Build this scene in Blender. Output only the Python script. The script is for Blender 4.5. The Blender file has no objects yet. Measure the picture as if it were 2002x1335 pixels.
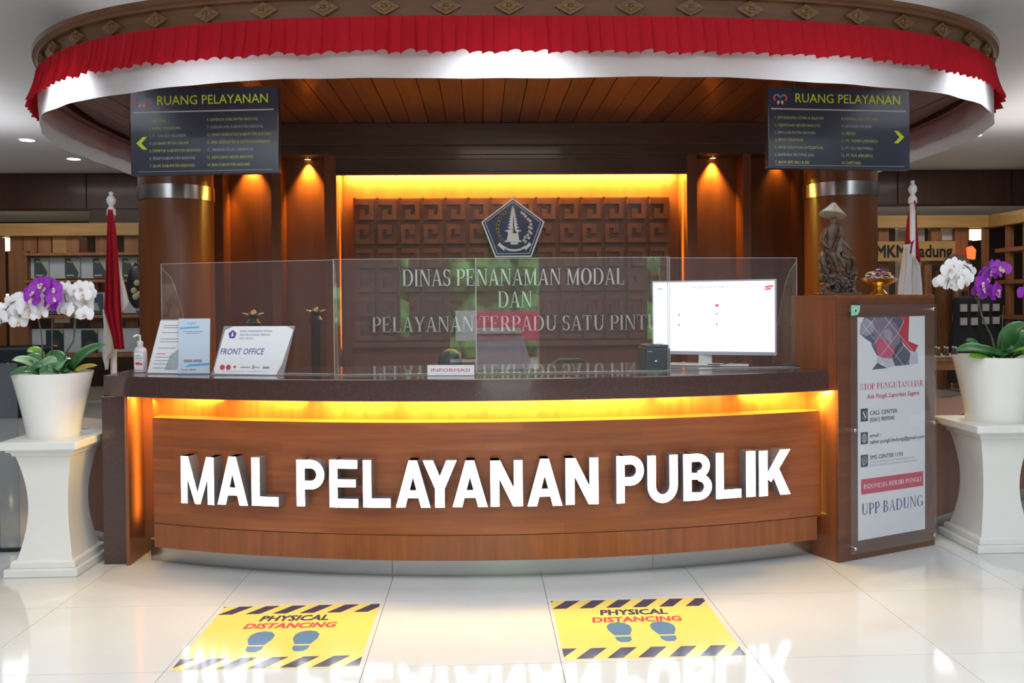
import bpy, math, random
from math import sin, cos, pi, sqrt, radians, atan2
from mathutils import Vector, Matrix
random.seed(7)
S = bpy.context.scene
COL = S.collection

# ------------------------------------------------------------------ camera
FPX = 1740.0
W_, H_ = 2002.0, 1335.0
YAW, PITCH, ROLL, SHIFT = radians(2.0), radians(-0.9), 0.009, 48.0
EYE = Vector((0, 0, 1.49))
fwd = Vector((sin(YAW)*cos(PITCH), cos(YAW)*cos(PITCH), sin(PITCH)))
rt0 = fwd.cross(Vector((0, 0, 1))).normalized()
up0 = rt0.cross(fwd)
RT = rt0*cos(ROLL) - up0*sin(ROLL)
UP = up0*cos(ROLL) + rt0*sin(ROLL)
cd = bpy.data.cameras.new('camera'); cam = bpy.data.objects.new('camera', cd); COL.objects.link(cam)
cam.matrix_world = Matrix(((RT.x, UP.x, -fwd.x, EYE.x), (RT.y, UP.y, -fwd.y, EYE.y), (RT.z, UP.z, -fwd.z, EYE.z), (0, 0, 0, 1)))
cd.sensor_width = 36.0; cd.lens = FPX*36.0/W_; cd.shift_y = -SHIFT/W_; cd.clip_end = 200
S.camera = cam

def at(px, py, y):
    "world point at depth y that the survey of the photograph puts at px, py"
    d = fwd + RT*((px - W_/2)/FPX) + UP*((H_/2 - SHIFT - py)/FPX)
    return EYE + d*(y/d.y)

# ------------------------------------------------------------------ colour, world, lights
S.view_settings.view_transform = 'Standard'; S.view_settings.look = 'None'
S.view_settings.exposure = 0.0; S.view_settings.gamma = 1.0; S.view_settings.use_curve_mapping = False
S.cycles.use_denoising = True
S.cycles.max_bounces = 8; S.cycles.diffuse_bounces = 4; S.cycles.glossy_bounces = 4
S.cycles.transparent_max_bounces = 16; S.cycles.transmission_bounces = 6
S.cycles.caustics_reflective = False; S.cycles.caustics_refractive = False
S.cycles.sample_clamp_indirect = 4.0
wd = bpy.data.worlds.new('sky'); S.world = wd; wd.use_nodes = True
wd.node_tree.nodes['Background'].inputs[0].default_value = (0.80, 0.90, 1.0, 1)
wd.node_tree.nodes['Background'].inputs[1].default_value = 10.0

def area(name, loc, sx, sy, power, col, rot=(0, 0, 0), spread=None):
    l = bpy.data.lights.new(name, 'AREA'); l.shape = 'RECTANGLE'; l.size = sx; l.size_y = sy
    l.energy = power; l.color = col
    if spread: l.spread = spread
    o = bpy.data.objects.new(name, l); o.location = loc; o.rotation_euler = rot; COL.objects.link(o); return o
def aim(o, d):
    o.rotation_euler = Vector(d).to_track_quat('-Z', 'Y').to_euler(); return o
def spot(name, loc, d, power, col, ang, blend=.5, rad=.02):
    l = bpy.data.lights.new(name, 'SPOT'); l.energy = power; l.color = col; l.spot_size = radians(ang); l.spot_blend = blend
    l.shadow_soft_size = rad
    o = bpy.data.objects.new(name, l); o.location = loc; COL.objects.link(o); return aim(o, d)

COOL = (0.91, 0.955, 1.0)
for x in (-2.9, 0.3, 3.5):
    area('hall_light', (x, 2.3, 3.56), 2.4, 1.2, 43, COOL)
    area('hall_light', (x, .2, 3.56), 2.4, 1.2, 45, COOL)
    area('hall_light', (x, -2.4, 3.56), 2.4, 1.2, 42, COOL)
for x in (-6.5, 7.0):
    area('side_light', (x, 8.5, 3.56), 3.0, 3.0, 36, (1, .95, .88))
    area('side_light', (x, 12.4, 3.56), 1.4, .8, 26, (1, .95, .88))
area('shop_light', (-6.5, 15.6, 2.95), 3, 1, 22, (1, .86, .66))
area('shop_light', (7.2, 15.6, 2.95), 3, 1, 34, (1, .86, .66))
for x in (-6.2, 6.8): area('ceiling_uplight', (x, 9.0, 2.95), 2.5, 3.5, 34, (.97, .97, 1) if x < 0 else (1, .95, .88), (pi, 0, 0))  # added uplights without fittings, only to brighten the hall ceiling
for x in (-1.8, 2.4): area('ceiling_uplight', (x, 6.4, 3.32), 2.0, 1.0, 3, (1, .97, .95), (pi, 0, 0))
area('desk_light', (.3, 6.5, 3.0), 1.0, .4, 9, (1, .82, .62))

# ------------------------------------------------------------------ mesh helpers
class MB:
    def __init__(s): s.v = []; s.f = []; s.m = []
    def add(s, vs, fs, mi=0):
        n = len(s.v); s.v += [tuple(p) for p in vs]
        for f in fs: s.f.append(tuple(i + n for i in f)); s.m.append(mi)
        return s
    def box(s, x0, x1, y0, y1, z0, z1, mi=0, M=None):
        vs = [Vector(p) for p in ((x0,y0,z0),(x1,y0,z0),(x1,y1,z0),(x0,y1,z0),(x0,y0,z1),(x1,y0,z1),(x1,y1,z1),(x0,y1,z1))]
        if M: vs = [M @ p for p in vs]
        return s.add(vs, [(0,3,2,1),(4,5,6,7),(0,1,5,4),(1,2,6,5),(2,3,7,6),(3,0,4,7)], mi)
    def prism(s, poly, a, b, M=None, mi=0):
        "poly in local xy, extruded in z from a to b"
        A = sum(poly[i][0]*poly[(i+1) % len(poly)][1] - poly[(i+1) % len(poly)][0]*poly[i][1] for i in range(len(poly)))
        if A < 0: poly = poly[::-1]
        n = len(poly)
        vs = [Vector((p[0], p[1], a)) for p in poly] + [Vector((p[0], p[1], b)) for p in poly]
        if M: vs = [M @ p for p in vs]
        fs = [tuple(range(n - 1, -1, -1)), tuple(range(n, 2*n))] + [(i, (i+1) % n, n + (i+1) % n, n + i) for i in range(n)]
        return s.add(vs, fs, mi)
    def flat(s, poly, z=0, M=None, mi=0):
        A = sum(poly[i][0]*poly[(i+1) % len(poly)][1] - poly[(i+1) % len(poly)][0]*poly[i][1] for i in range(len(poly)))
        if A < 0: poly = poly[::-1]
        vs = [Vector((p[0], p[1], z)) for p in poly]
        if M: vs = [M @ p for p in vs]
        return s.add(vs, [tuple(range(len(poly)))], mi)
    def lathe(s, prof, c=(0, 0, 0), n=24, sq=None, mi=0, cap=True):
        c = Vector(c); vs = []
        for r, z in prof:
            for k in range(n):
                a = 2*pi*k/n; vs.append(c + Vector((r*cos(a), r*sin(a), z)))
        m = len(prof)
        fs = [(j*n + k, j*n + (k+1) % n, (j+1)*n + (k+1) % n, (j+1)*n + k) for j in range(m-1) for k in range(n)]
        if cap: fs += [tuple(range(n-1, -1, -1)), tuple((m-1)*n + k for k in range(n))]
        return s.add(vs, fs, mi)
    def tube(s, pts, r, n=8, mi=0):
        pts = [Vector(p) for p in pts]; rs = r if isinstance(r, (list, tuple)) else [r]*len(pts)
        vs = []
        for i, p in enumerate(pts):
            d = (pts[min(i+1, len(pts)-1)] - pts[max(i-1, 0)]).normalized()
            a = d.orthogonal().normalized() if abs(d.z) > .9 else d.cross(Vector((0, 0, 1))).normalized()
            if abs(d.z) > .9: a = (Vector((1, 0, 0)) - d*d.x).normalized()
            b = d.cross(a)
            for k in range(n):
                t = 2*pi*k/n; vs.append(p + a*(rs[i]*cos(t)) + b*(rs[i]*sin(t)))
        m = len(pts)
        fs = [(j*n + k, j*n + (k+1) % n, (j+1)*n + (k+1) % n, (j+1)*n + k) for j in range(m-1) for k in range(n)]
        fs += [tuple(range(n-1, -1, -1)), tuple((m-1)*n + k for k in range(n))]
        return s.add(vs, fs, mi)
    def grid(s, fn, nu, nv, mi=0):
        vs = [fn(i/nu, j/nv) for j in range(nv+1) for i in range(nu+1)]
        w = nu + 1
        return s.add(vs, [(j*w+i, j*w+i+1, (j+1)*w+i+1, (j+1)*w+i) for j in range(nv) for i in range(nu)], mi)
    def ball(s, c, r, nu=12, nv=8, M=None, mi=0):
        r = r if isinstance(r, (list, tuple)) else (r, r, r); c = Vector(c)
        vs = [Vector((0, 0, -r[2]))]
        for j in range(1, nv):
            a = -pi/2 + pi*j/nv
            vs += [Vector((r[0]*cos(a)*cos(2*pi*k/nu), r[1]*cos(a)*sin(2*pi*k/nu), r[2]*sin(a))) for k in range(nu)]
        vs.append(Vector((0, 0, r[2])))
        if M: vs = [M @ p for p in vs]
        vs = [c + p for p in vs]; T = len(vs) - 1
        fs = [(0, 1 + (k+1) % nu, 1 + k) for k in range(nu)]
        for j in range(nv-2):
            fs += [(1+j*nu+k, 1+j*nu+(k+1) % nu, 1+(j+1)*nu+(k+1) % nu, 1+(j+1)*nu+k) for k in range(nu)]
        fs += [(1+(nv-2)*nu+k, 1+(nv-2)*nu+(k+1) % nu, T) for k in range(nu)]
        return s.add(vs, fs, mi)
    def mesh(s, name, mats, smooth=False):
        me = bpy.data.meshes.new(name); me.from_pydata(s.v, [], s.f)
        for m in (mats if isinstance(mats, (list, tuple)) else [mats]): me.materials.append(m)
        me.polygons.foreach_set('material_index', s.m)
        if smooth: me.polygons.foreach_set('use_smooth', [True]*len(s.f))
        me.update(); return me
    def build(s, name, mats, parent=None, smooth=False, bevel=0, label=None, kind=None):
        o = bpy.data.objects.new(name, s.mesh(name, mats, smooth)); COL.objects.link(o)
        attach(o, parent)
        if bevel:
            b = o.modifiers.new('bevel', 'BEVEL'); b.width = bevel; b.segments = 2; b.limit_method = 'ANGLE'; b.angle_limit = .7
        if smooth:
            e = o.modifiers.new('edges', 'EDGE_SPLIT'); e.split_angle = radians(42)
        if label: o['label'] = label
        if kind: o['kind'] = kind
        return o
BASE = {}
def attach(o, parent):
    if parent is not None:
        o.parent = parent
        o.matrix_parent_inverse = BASE.get(parent.name, Matrix.Identity(4)).inverted()
def thing(name, label, cat, loc=(0, 0, 0), group=None):
    o = bpy.data.objects.new(name, None); COL.objects.link(o); o.location = loc; o.empty_display_size = .1
    BASE[o.name] = Matrix.Translation(loc)
    o['label'] = label; o['category'] = cat
    if group: o['group'] = group
    return o
def tag(o, label, cat, group=None, kind=None):
    o['label'] = label; o['category'] = cat
    if group: o['group'] = group
    if kind: o['kind'] = kind
    return o
def struct(name, mb, mat, smooth=False, label=None, parent=None, bevel=0):
    o = mb.build(name, mat, parent, smooth=smooth, bevel=bevel)
    if parent is None: o['kind'] = 'structure'
    if label: o['label'] = label
    return o
def inst(name, me, parent, M, label=None):
    o = bpy.data.objects.new(name, me); COL.objects.link(o); attach(o, parent); o.matrix_basis = M; BASE[o.name] = M.copy()
    if label: o['label'] = label
    return o
def frame(o, x, n):
    "matrix whose local x runs along x, local y is up (or in plane) and local z is the facing normal n"
    x = Vector(x).normalized(); n = Vector(n).normalized(); y = n.cross(x)
    return Matrix(((x.x, y.x, n.x, o[0]), (x.y, y.y, n.y, o[1]), (x.z, y.z, n.z, o[2]), (0, 0, 0, 1)))
def copy_tree(o, loc, label=None):
    r = o.copy(); COL.objects.link(r); r.location = loc
    if label: r['label'] = label
    for ch in list(o.children):
        c = ch.copy(); COL.objects.link(c); c.parent = r
        for g in ch.children:
            d = g.copy(); COL.objects.link(d); d.parent = c
    return r

# ------------------------------------------------------------------ materials
def newmat(name):
    m = bpy.data.materials.new(name); m.use_nodes = True
    nt = m.node_tree; return m, nt, nt.nodes['Principled BSDF']
def plain(name, col, rough=.5, metal=0, spec=.5, emit=None, es=0, coat=0, vary=0, scale=8, bump=0):
    m, nt, b = newmat(name)
    b.inputs['Base Color'].default_value = (*col, 1); b.inputs['Roughness'].default_value = rough
    b.inputs['Metallic'].default_value = metal; b.inputs['Specular IOR Level'].default_value = spec
    b.inputs['Coat Weight'].default_value = coat; b.inputs['Coat Roughness'].default_value = .08
    if emit: b.inputs['Emission Color'].default_value = (*emit, 1); b.inputs['Emission Strength'].default_value = es
    if vary or bump:
        tc = nt.nodes.new('ShaderNodeTexCoord'); n = nt.nodes.new('ShaderNodeTexNoise'); n.inputs['Scale'].default_value = scale
        n.inputs['Detail'].default_value = 4
        nt.links.new(tc.outputs['Object'], n.inputs['Vector'])
        if vary:
            r = nt.nodes.new('ShaderNodeValToRGB')
            r.color_ramp.elements[0].position = .3; r.color_ramp.elements[1].position = .7
            r.color_ramp.elements[0].color = (*[c*(1-vary) for c in col], 1); r.color_ramp.elements[1].color = (*[min(1, c*(1+vary)) for c in col], 1)
            nt.links.new(n.outputs['Fac'], r.inputs[0]); nt.links.new(r.outputs[0], b.inputs['Base Color'])
        if bump:
            bp = nt.nodes.new('ShaderNodeBump'); bp.inputs['Strength'].default_value = bump; bp.inputs['Distance'].default_value = .01
            nt.links.new(n.outputs['Fac'], bp.inputs['Height']); nt.links.new(bp.outputs[0], b.inputs['Normal'])
    return m
def wood(name, c1, c2, stretch=(1, 1, 12), scale=6, rough=.35, coat=.3, rnd=.18, strips=None):
    "grain runs along the axis with the small stretch value"
    m, nt, b = newmat(name); N = nt.nodes; L = nt.links
    tc = N.new('ShaderNodeTexCoord'); mp = N.new('ShaderNodeMapping'); mp.inputs['Scale'].default_value = stretch
    L.new(tc.outputs['Object'], mp.inputs['Vector'])
    n = N.new('ShaderNodeTexNoise'); n.inputs['Scale'].default_value = scale; n.inputs['Detail'].default_value = 5; n.inputs['Distortion'].default_value = .4
    L.new(mp.outputs[0], n.inputs['Vector'])
    r = N.new('ShaderNodeValToRGB'); r.color_ramp.elements[0].position = .32; r.color_ramp.elements[1].position = .68
    r.color_ramp.elements[0].color = (*c1, 1); r.color_ramp.elements[1].color = (*c2, 1)
    L.new(n.outputs['Fac'], r.inputs[0])
    out = r.outputs[0]
    hsv = N.new('ShaderNodeHueSaturation'); L.new(out, hsv.inputs['Color'])
    oi = N.new('ShaderNodeObjectInfo'); mr = N.new('ShaderNodeMapRange'); mr.inputs['To Min'].default_value = 1-rnd; mr.inputs['To Max'].default_value = 1+rnd
    L.new(oi.outputs['Random'], mr.inputs['Value'])
    val = mr.outputs[0]
    if strips:   # narrow laminated strips of slightly different tone
        mp2 = N.new('ShaderNodeMapping'); mp2.inputs['Rotation'].default_value = strips[1]; mp2.inputs['Scale'].default_value = strips[0]
        L.new(tc.outputs['Object'], mp2.inputs['Vector'])
        br = N.new('ShaderNodeTexBrick'); br.inputs['Scale'].default_value = 1; br.inputs['Mortar Size'].default_value = 0
        br.inputs['Color1'].default_value = (.90, .90, .90, 1); br.inputs['Color2'].default_value = (1.09, 1.09, 1.09, 1)
        br.inputs['Brick Width'].default_value = 1; br.inputs['Row Height'].default_value = 1
        L.new(mp2.outputs[0], br.inputs['Vector'])
        mu = N.new('ShaderNodeMath'); mu.operation = 'MULTIPLY'; L.new(val, mu.inputs[0]); L.new(br.outputs['Color'], mu.inputs[1]); val = mu.outputs[0]
    L.new(val, hsv.inputs['Value']); L.new(hsv.outputs[0], b.inputs['Base Color'])
    b.inputs['Roughness'].default_value = rough; b.inputs['Coat Weight'].default_value = coat; b.inputs['Coat Roughness'].default_value = .12
    bp = N.new('ShaderNodeBump'); bp.inputs['Strength'].default_value = .08; bp.inputs['Distance'].default_value = .004
    L.new(n.outputs['Fac'], bp.inputs['Height']); L.new(bp.outputs[0], b.inputs['Normal'])
    return m
def clear(name, tint=(.97, .98, .98), base=.05, haze=.0, hcol=(.8, .8, .85)):
    "thin clear sheet: lets light through and mirrors by angle"
    m = bpy.data.materials.new(name); m.use_nodes = True; nt = m.node_tree; N = nt.nodes; L = nt.links
    N.remove(N['Principled BSDF']); out = N['Material Output']
    tr = N.new('ShaderNodeBsdfTransparent'); tr.inputs[0].default_value = (*tint, 1)
    gl = N.new('ShaderNodeBsdfGlossy'); gl.inputs['Roughness'].default_value = 0.0; gl.inputs[0].default_value = (1, 1, 1, 1)
    ge = N.new('ShaderNodeNewGeometry'); dt = N.new('ShaderNodeVectorMath'); dt.operation = 'DOT_PRODUCT'
    L.new(ge.outputs['Normal'], dt.inputs[0]); L.new(ge.outputs['Incoming'], dt.inputs[1])
    def mth(op, a, b=None):
        q = N.new('ShaderNodeMath'); q.operation = op
        for i, v in enumerate((a, b)):
            if v is None: continue
            if isinstance(v, (int, float)): q.inputs[i].default_value = v
            else: L.new(v, q.inputs[i])
        return q.outputs[0]
    f5 = mth('POWER', mth('SUBTRACT', 1.0, mth('ABSOLUTE', dt.outputs['Value'])), 5.0)
    fr = mth('ADD', mth('MULTIPLY', f5, .8), .042)      # Schlick, the same from both sides of the sheet
    mx = N.new('ShaderNodeMixShader'); L.new(fr, mx.inputs[0]); L.new(tr.outputs[0], mx.inputs[1]); L.new(gl.outputs[0], mx.inputs[2])
    df = N.new('ShaderNodeBsdfDiffuse'); df.inputs[0].default_value = (*hcol, 1)
    m2 = N.new('ShaderNodeMixShader'); m2.inputs[0].default_value = haze; L.new(mx.outputs[0], m2.inputs[1]); L.new(df.outputs[0], m2.inputs[2])
    L.new(m2.outputs[0], out.inputs[0]); return m
def cloth(name, col, trans=.35, rough=.8, vary=.08):
    m = bpy.data.materials.new(name); m.use_nodes = True; nt = m.node_tree; N = nt.nodes; L = nt.links
    b = N['Principled BSDF']; b.inputs['Base Color'].default_value = (*col, 1); b.inputs['Roughness'].default_value = rough; b.inputs['Specular IOR Level'].default_value = .2
    t = N.new('ShaderNodeBsdfTranslucent'); t.inputs[0].default_value = (*col, 1)
    mx = N.new('ShaderNodeMixShader'); mx.inputs[0].default_value = trans
    L.new(b.outputs[0], mx.inputs[1]); L.new(t.outputs[0], mx.inputs[2]); L.new(mx.outputs[0], N['Material Output'].inputs[0])
    tc = N.new('ShaderNodeTexCoord'); n = N.new('ShaderNodeTexNoise'); n.inputs['Scale'].default_value = 9; L.new(tc.outputs['Object'], n.inputs['Vector'])
    bp = N.new('ShaderNodeBump'); bp.inputs['Strength'].default_value = .35; bp.inputs['Distance'].default_value = .012; L.new(n.outputs['Fac'], bp.inputs['Height']); L.new(bp.outputs[0], b.inputs['Normal'])
    return m

WALLW = wood('wall_wood', (.15, .043, .013), (.21, .062, .019), (5, 5, .35), 3, .45, .04, .08)
DARKW = wood('dark_beam_wood', (.055, .022, .012), (.085, .034, .018), (.4, 4, 5), 3, .4, .2, .08)
COLW = wood('column_veneer', (.15, .044, .012), (.22, .066, .019), (5, 5, .3), 2.5, .34, .25, .05)
FASW = wood('counter_veneer', (.24, .060, .015), (.33, .092, .024), (.5, .5, 9), 4, .33, .35, .04, strips=((2.3, 1, 16), (radians(90), 0, 0)))
FASV = wood('counter_veneer_upright', (.22, .056, .014), (.31, .086, .022), (8, 8, .4), 4, .33, .35, .04)
BOXW = wood('cabinet_veneer', (.18, .054, .018), (.25, .078, .026), (7, 7, .35), 3, .32, .35, .06)
BOXF = wood('cabinet_front', (.12, .044, .022), (.16, .058, .028), (.5, .5, 8), 3, .35, .3, .05)
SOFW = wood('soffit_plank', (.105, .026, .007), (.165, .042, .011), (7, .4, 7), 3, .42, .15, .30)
CARV = wood('carved_wood', (.12, .042, .018), (.18, .062, .026), (2, 2, 2), 8, .36, .3, .08)
RIMW = wood('canopy_rim_wood', (.13, .055, .022), (.18, .078, .032), (1, 1, 8), 4, .45, .15, .04)
ORNW = wood('carved_ornament_wood', (.17, .085, .034), (.25, .13, .052), (3, 3, 3), 14, .5, .1, .10)
OAK = wood('pale_oak', (.42, .24, .08), (.52, .31, .11), (.6, 5, 5), 3, .45, .15, .08)
POSTW = wood('post_wood', (.24, .10, .042), (.34, .15, .065), (5, 5, .5), 3, .5, .1, .22)
HALLW = wood('hall_panel_wood', (.055, .022, .014), (.080, .032, .020), (4, 4, .4), 2, .45, .15, .08)
STEEL = plain('brushed_steel', (.55, .55, .55), .22, 1)
RETN = plain('pearl_letter_side', (.30, .29, .32), .25, .5)
SATIN = plain('satin_silver', (.82, .80, .80), .34, .85)
CHROME = plain('chrome', (.75, .75, .77), .10, 1)
WHITE = plain('white_paint', (.80, .80, .78), .35, vary=.02, scale=5, coat=.2)
POT = plain('glossy_white_pot', (.82, .82, .79), .22, coat=.5, vary=.01)
CEIL = plain('ceiling_paint', (.74, .74, .75), .8, vary=.02, scale=2)
PLAST = plain('white_paper', (.90, .91, .94), .4)
BLACK = plain('black_plastic', (.018, .02, .024), .35)
SIGNK = plain('dark_sign_face', (.034, .038, .062), .20, spec=.6)
def gran():
    m, nt, b = newmat('brown_granite'); N = nt.nodes; L = nt.links
    tc = N.new('ShaderNodeTexCoord'); n = N.new('ShaderNodeTexNoise'); n.inputs['Scale'].default_value = 60; n.inputs['Detail'].default_value = 6
    v = N.new('ShaderNodeTexVoronoi'); v.inputs['Scale'].default_value = 55
    L.new(tc.outputs['Object'], n.inputs['Vector']); L.new(tc.outputs['Object'], v.inputs['Vector'])
    r = N.new('ShaderNodeValToRGB'); r.color_ramp.elements[0].color = (.045, .024, .021, 1); r.color_ramp.elements[1].color = (.085, .048, .042, 1)
    r2 = N.new('ShaderNodeValToRGB'); r2.color_ramp.elements[0].color = (1, 1, 1, 1); r2.color_ramp.elements[1].color = (0, 0, 0, 1)
    r2.color_ramp.elements[0].position = .03; r2.color_ramp.elements[1].position = .09
    mx = N.new('ShaderNodeMixRGB'); mx.inputs[2].default_value = (.32, .26, .26, 1)
    L.new(n.outputs['Fac'], r.inputs[0]); L.new(v.outputs['Distance'], r2.inputs[0]); L.new(r2.outputs[0], mx.inputs[0]); L.new(r.outputs[0], mx.inputs[1]); L.new(mx.outputs[0], b.inputs['Base Color'])
    b.inputs['Roughness'].default_value = .16; b.inputs['Coat Weight'].default_value = .4; b.inputs['Coat Roughness'].default_value = .03
    return m
GRAN = gran()
MARB = plain('pale_stone_top', (.55, .52, .50), .2, vary=.1, scale=5)
TILE = plain('cream_polished_tile', (.68, .69, .68), .075, spec=.8, vary=.02, scale=2.2)
GROUT = plain('grout', (.28, .26, .23), .8, vary=.1)
ACR = clear('clear_acrylic', (.95, .96, .97), haze=.022)
RIMC = clear('polished_acrylic_edge', (.9, .9, .9), haze=.32, hcol=(.85, .80, .76))
RED = cloth('red_satin', (.57, .013, .028), .22)
WHT = cloth('white_satin', (.91, .91, .95), .50)
FRED = cloth('flag_red', (.34, .008, .022), .1)
FWHT = cloth('flag_white', (.66, .64, .66), .15)
NEON = plain('lit_letter_face', (.9, .9, .95), .3, emit=(.86, .91, 1), es=6.5)
SCR = plain('lit_screen', (.02, .02, .02), .2, emit=(.97, .99, 1), es=1.5)
LAMP = plain('lamp_disc', (.9, .9, .9), .3, emit=(1, .98, .95), es=14)
WARMD = plain('warm_lamp_disc', (.9, .6, .3), .3, emit=(1, .55, .15), es=4)
LANT = plain('lantern_shade', (.9, .8, .5), .5, emit=(1, .78, .38), es=2.6)
LIME = plain('lime_print', (.62, .72, .03), .4, emit=None)
DIML = plain('dim_lime_print', (.48, .54, .12), .4); DIMP = plain('dim_pale_print', (.42, .43, .42), .4)
PALE = plain('pale_print', (.55, .56, .52), .4)
INK = plain('dark_ink', (.05, .055, .10), .5)
INKG = plain('grey_ink', (.30, .31, .36), .5)
PINK = plain('crimson_ink', (.66, .05, .12), .5)
BLUEI = plain('violet_blue_ink', (.10, .09, .36), .5)
NAVY = plain('navy_enamel', (.016, .022, .15), .25, coat=.4)
SILV = plain('silver_enamel', (.60, .60, .64), .28, .5)
WHEAT = plain('olive_gold_enamel', (.62, .60, .20), .35)
GOLD = plain('polished_gold', (.85, .58, .12), .22, 1, bump=.3, scale=60)
LEAF = plain('orchid_leaf', (.045, .16, .050), .42, vary=.25, scale=10, coat=.08)
LEAFP = plain('orchid_leaf_pale', (.24, .40, .22), .4, vary=.15, scale=10)
LEAFY = plain('orchid_leaf_light_green', (.16, .34, .02), .35, vary=.15, scale=10)
STEMM = plain('orchid_stem', (.09, .10, .07), .5)
PETW = plain('white_petal', (.86, .85, .88), .6)
PETV = plain('violet_petal', (.30, .020, .46), .55)
LIPY = plain('flower_throat', (.66, .52, .46), .5)
SOIL = plain('bark_soil', (.06, .045, .03), .9, vary=.4, scale=40, bump=.6)
SCULP = plain('carved_ebony', (.085, .052, .036), .42, vary=.4, scale=25, bump=.5)
HATM = plain('carved_pale_hat', (.38, .32, .26), .5, vary=.15, scale=30)

# ------------------------------------------------------------------ lettering
def font_mesh(body, cap, width, shear=0, bold=0.0, align='L'):
    c = bpy.data.curves.new('text', 'FONT'); c.body = body; c.shear = shear; c.resolution_u = 2
    o = bpy.data.objects.new('text', c); me = bpy.data.meshes.new_from_object(o)
    xs = [v.co.x for v in me.vertices]
    x0, x1 = min(xs), max(xs); sy = cap/.727; sx = (width/(x1 - x0)) if width else sy
    dx = {'L': -x0, 'C': -(x0+x1)/2, 'R': -x1}[align]
    for v in me.vertices: v.co.x = (v.co.x + dx)*sx; v.co.y *= sy
    if bold:      # heavier strokes: the same outlines laid down again slightly to each side
        vs = [v.co.copy() for v in me.vertices]; fs = [tuple(p.vertices) for p in me.polygons]; n = len(vs)
        b = bold*.75*sy; out = []; of = []
        for k, (ox, oy) in enumerate(((-b, -b), (b, -b), (-b, b), (b, b), (0, 0))):
            out += [(v.x + ox, v.y + oy, k*3e-5) for v in vs]; of += [tuple(i + k*n for i in f) for f in fs]
        me2 = bpy.data.meshes.new('text'); me2.from_pydata(out, [], of); me = me2
    bpy.data.objects.remove(o); bpy.data.curves.remove(c); return me
def text(body, M, x, y, cap, width, mat, parent, shear=0, bold=0.0, align='L', lift=.0012, name='lettering'):
    me = font_mesh(body, cap, width, shear, bold, align); me.materials.append(mat)
    me.transform(M @ Matrix.Translation((x, y, lift)))
    o = bpy.data.objects.new(name, me); COL.objects.link(o); attach(o, parent); return o

def R(x0, x1, y0, y1): return [(x0, y0), (x1, y0), (x1, y1), (x0, y1)]
def bowl(cx, cy, rx, ry, ix, iy, a0, a1, n=12, icx=None):
    icx = cx if icx is None else icx; out = []
    for k in range(n):
        a, b = radians(a0 + (a1-a0)*k/n), radians(a0 + (a1-a0)*(k+1)/n)
        out.append([(cx+rx*cos(a), cy+ry*sin(a)), (cx+rx*cos(b), cy+ry*sin(b)), (icx+ix*cos(b), cy+iy*sin(b)), (icx+ix*cos(a), cy+iy*sin(a))])
    return out
BOLD = {
 'M': [R(0, .19, 0, 1), R(.81, 1, 0, 1), [(0, 1), (.22, 1), (.58, 0), (.42, 0)], [(.78, 1), (1, 1), (.58, 0), (.42, 0)]],
 'A': [[(0, 0), (.27, 0), (.62, 1), (.38, 1)], [(1, 0), (.73, 0), (.38, 1), (.62, 1)], R(.2, .8, .20, .36)],
 'L': [R(0, .30, 0, 1), R(.2, 1, 0, .19)],
 'P': [R(0, .29, 0, 1), R(.2, .55, .82, 1), R(.2, .55, .37, .55)] + bowl(.52, .685, .48, .315, .20, .135, -90, 90),
 'E': [R(0, .28, 0, 1), R(.2, .98, .82, 1), R(.2, .92, .43, .59), R(.2, 1, 0, .18)],
 'Y': [[(0, 1), (.30, 1), (.62, .45), (.37, .38)], [(1, 1), (.70, 1), (.38, .45), (.63, .38)], R(.36, .64, 0, .46)],
 'N': [R(0, .27, 0, 1), R(.73, 1, 0, 1), [(0, 1), (.30, 1), (1, 0), (.70, 0)]],
 'U': [R(0, .27, .35, 1), R(.73, 1, .35, 1)] + bowl(.5, .36, .5, .37, .23, .19, 180, 360, 16),
 'B': [R(0, .28, 0, 1), R(.2, .52, .83, 1), R(.2, .55, .45, .59), R(.2, .55, 0, .17)] + bowl(.50, .735, .43, .265, .17, .10, -90, 90) + bowl(.52, .285, .48, .285, .21, .125, -90, 90),
 'I': [R(0, 1, 0, 1)],
 'K': [R(0, .27, 0, 1), [(.67, 1), (1, 1), (.38, .30), (.20, .42)], [(.36, .58), (.56, .70), (1, 0), (.68, 0)]],
}
GT = [.125, .045]
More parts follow.
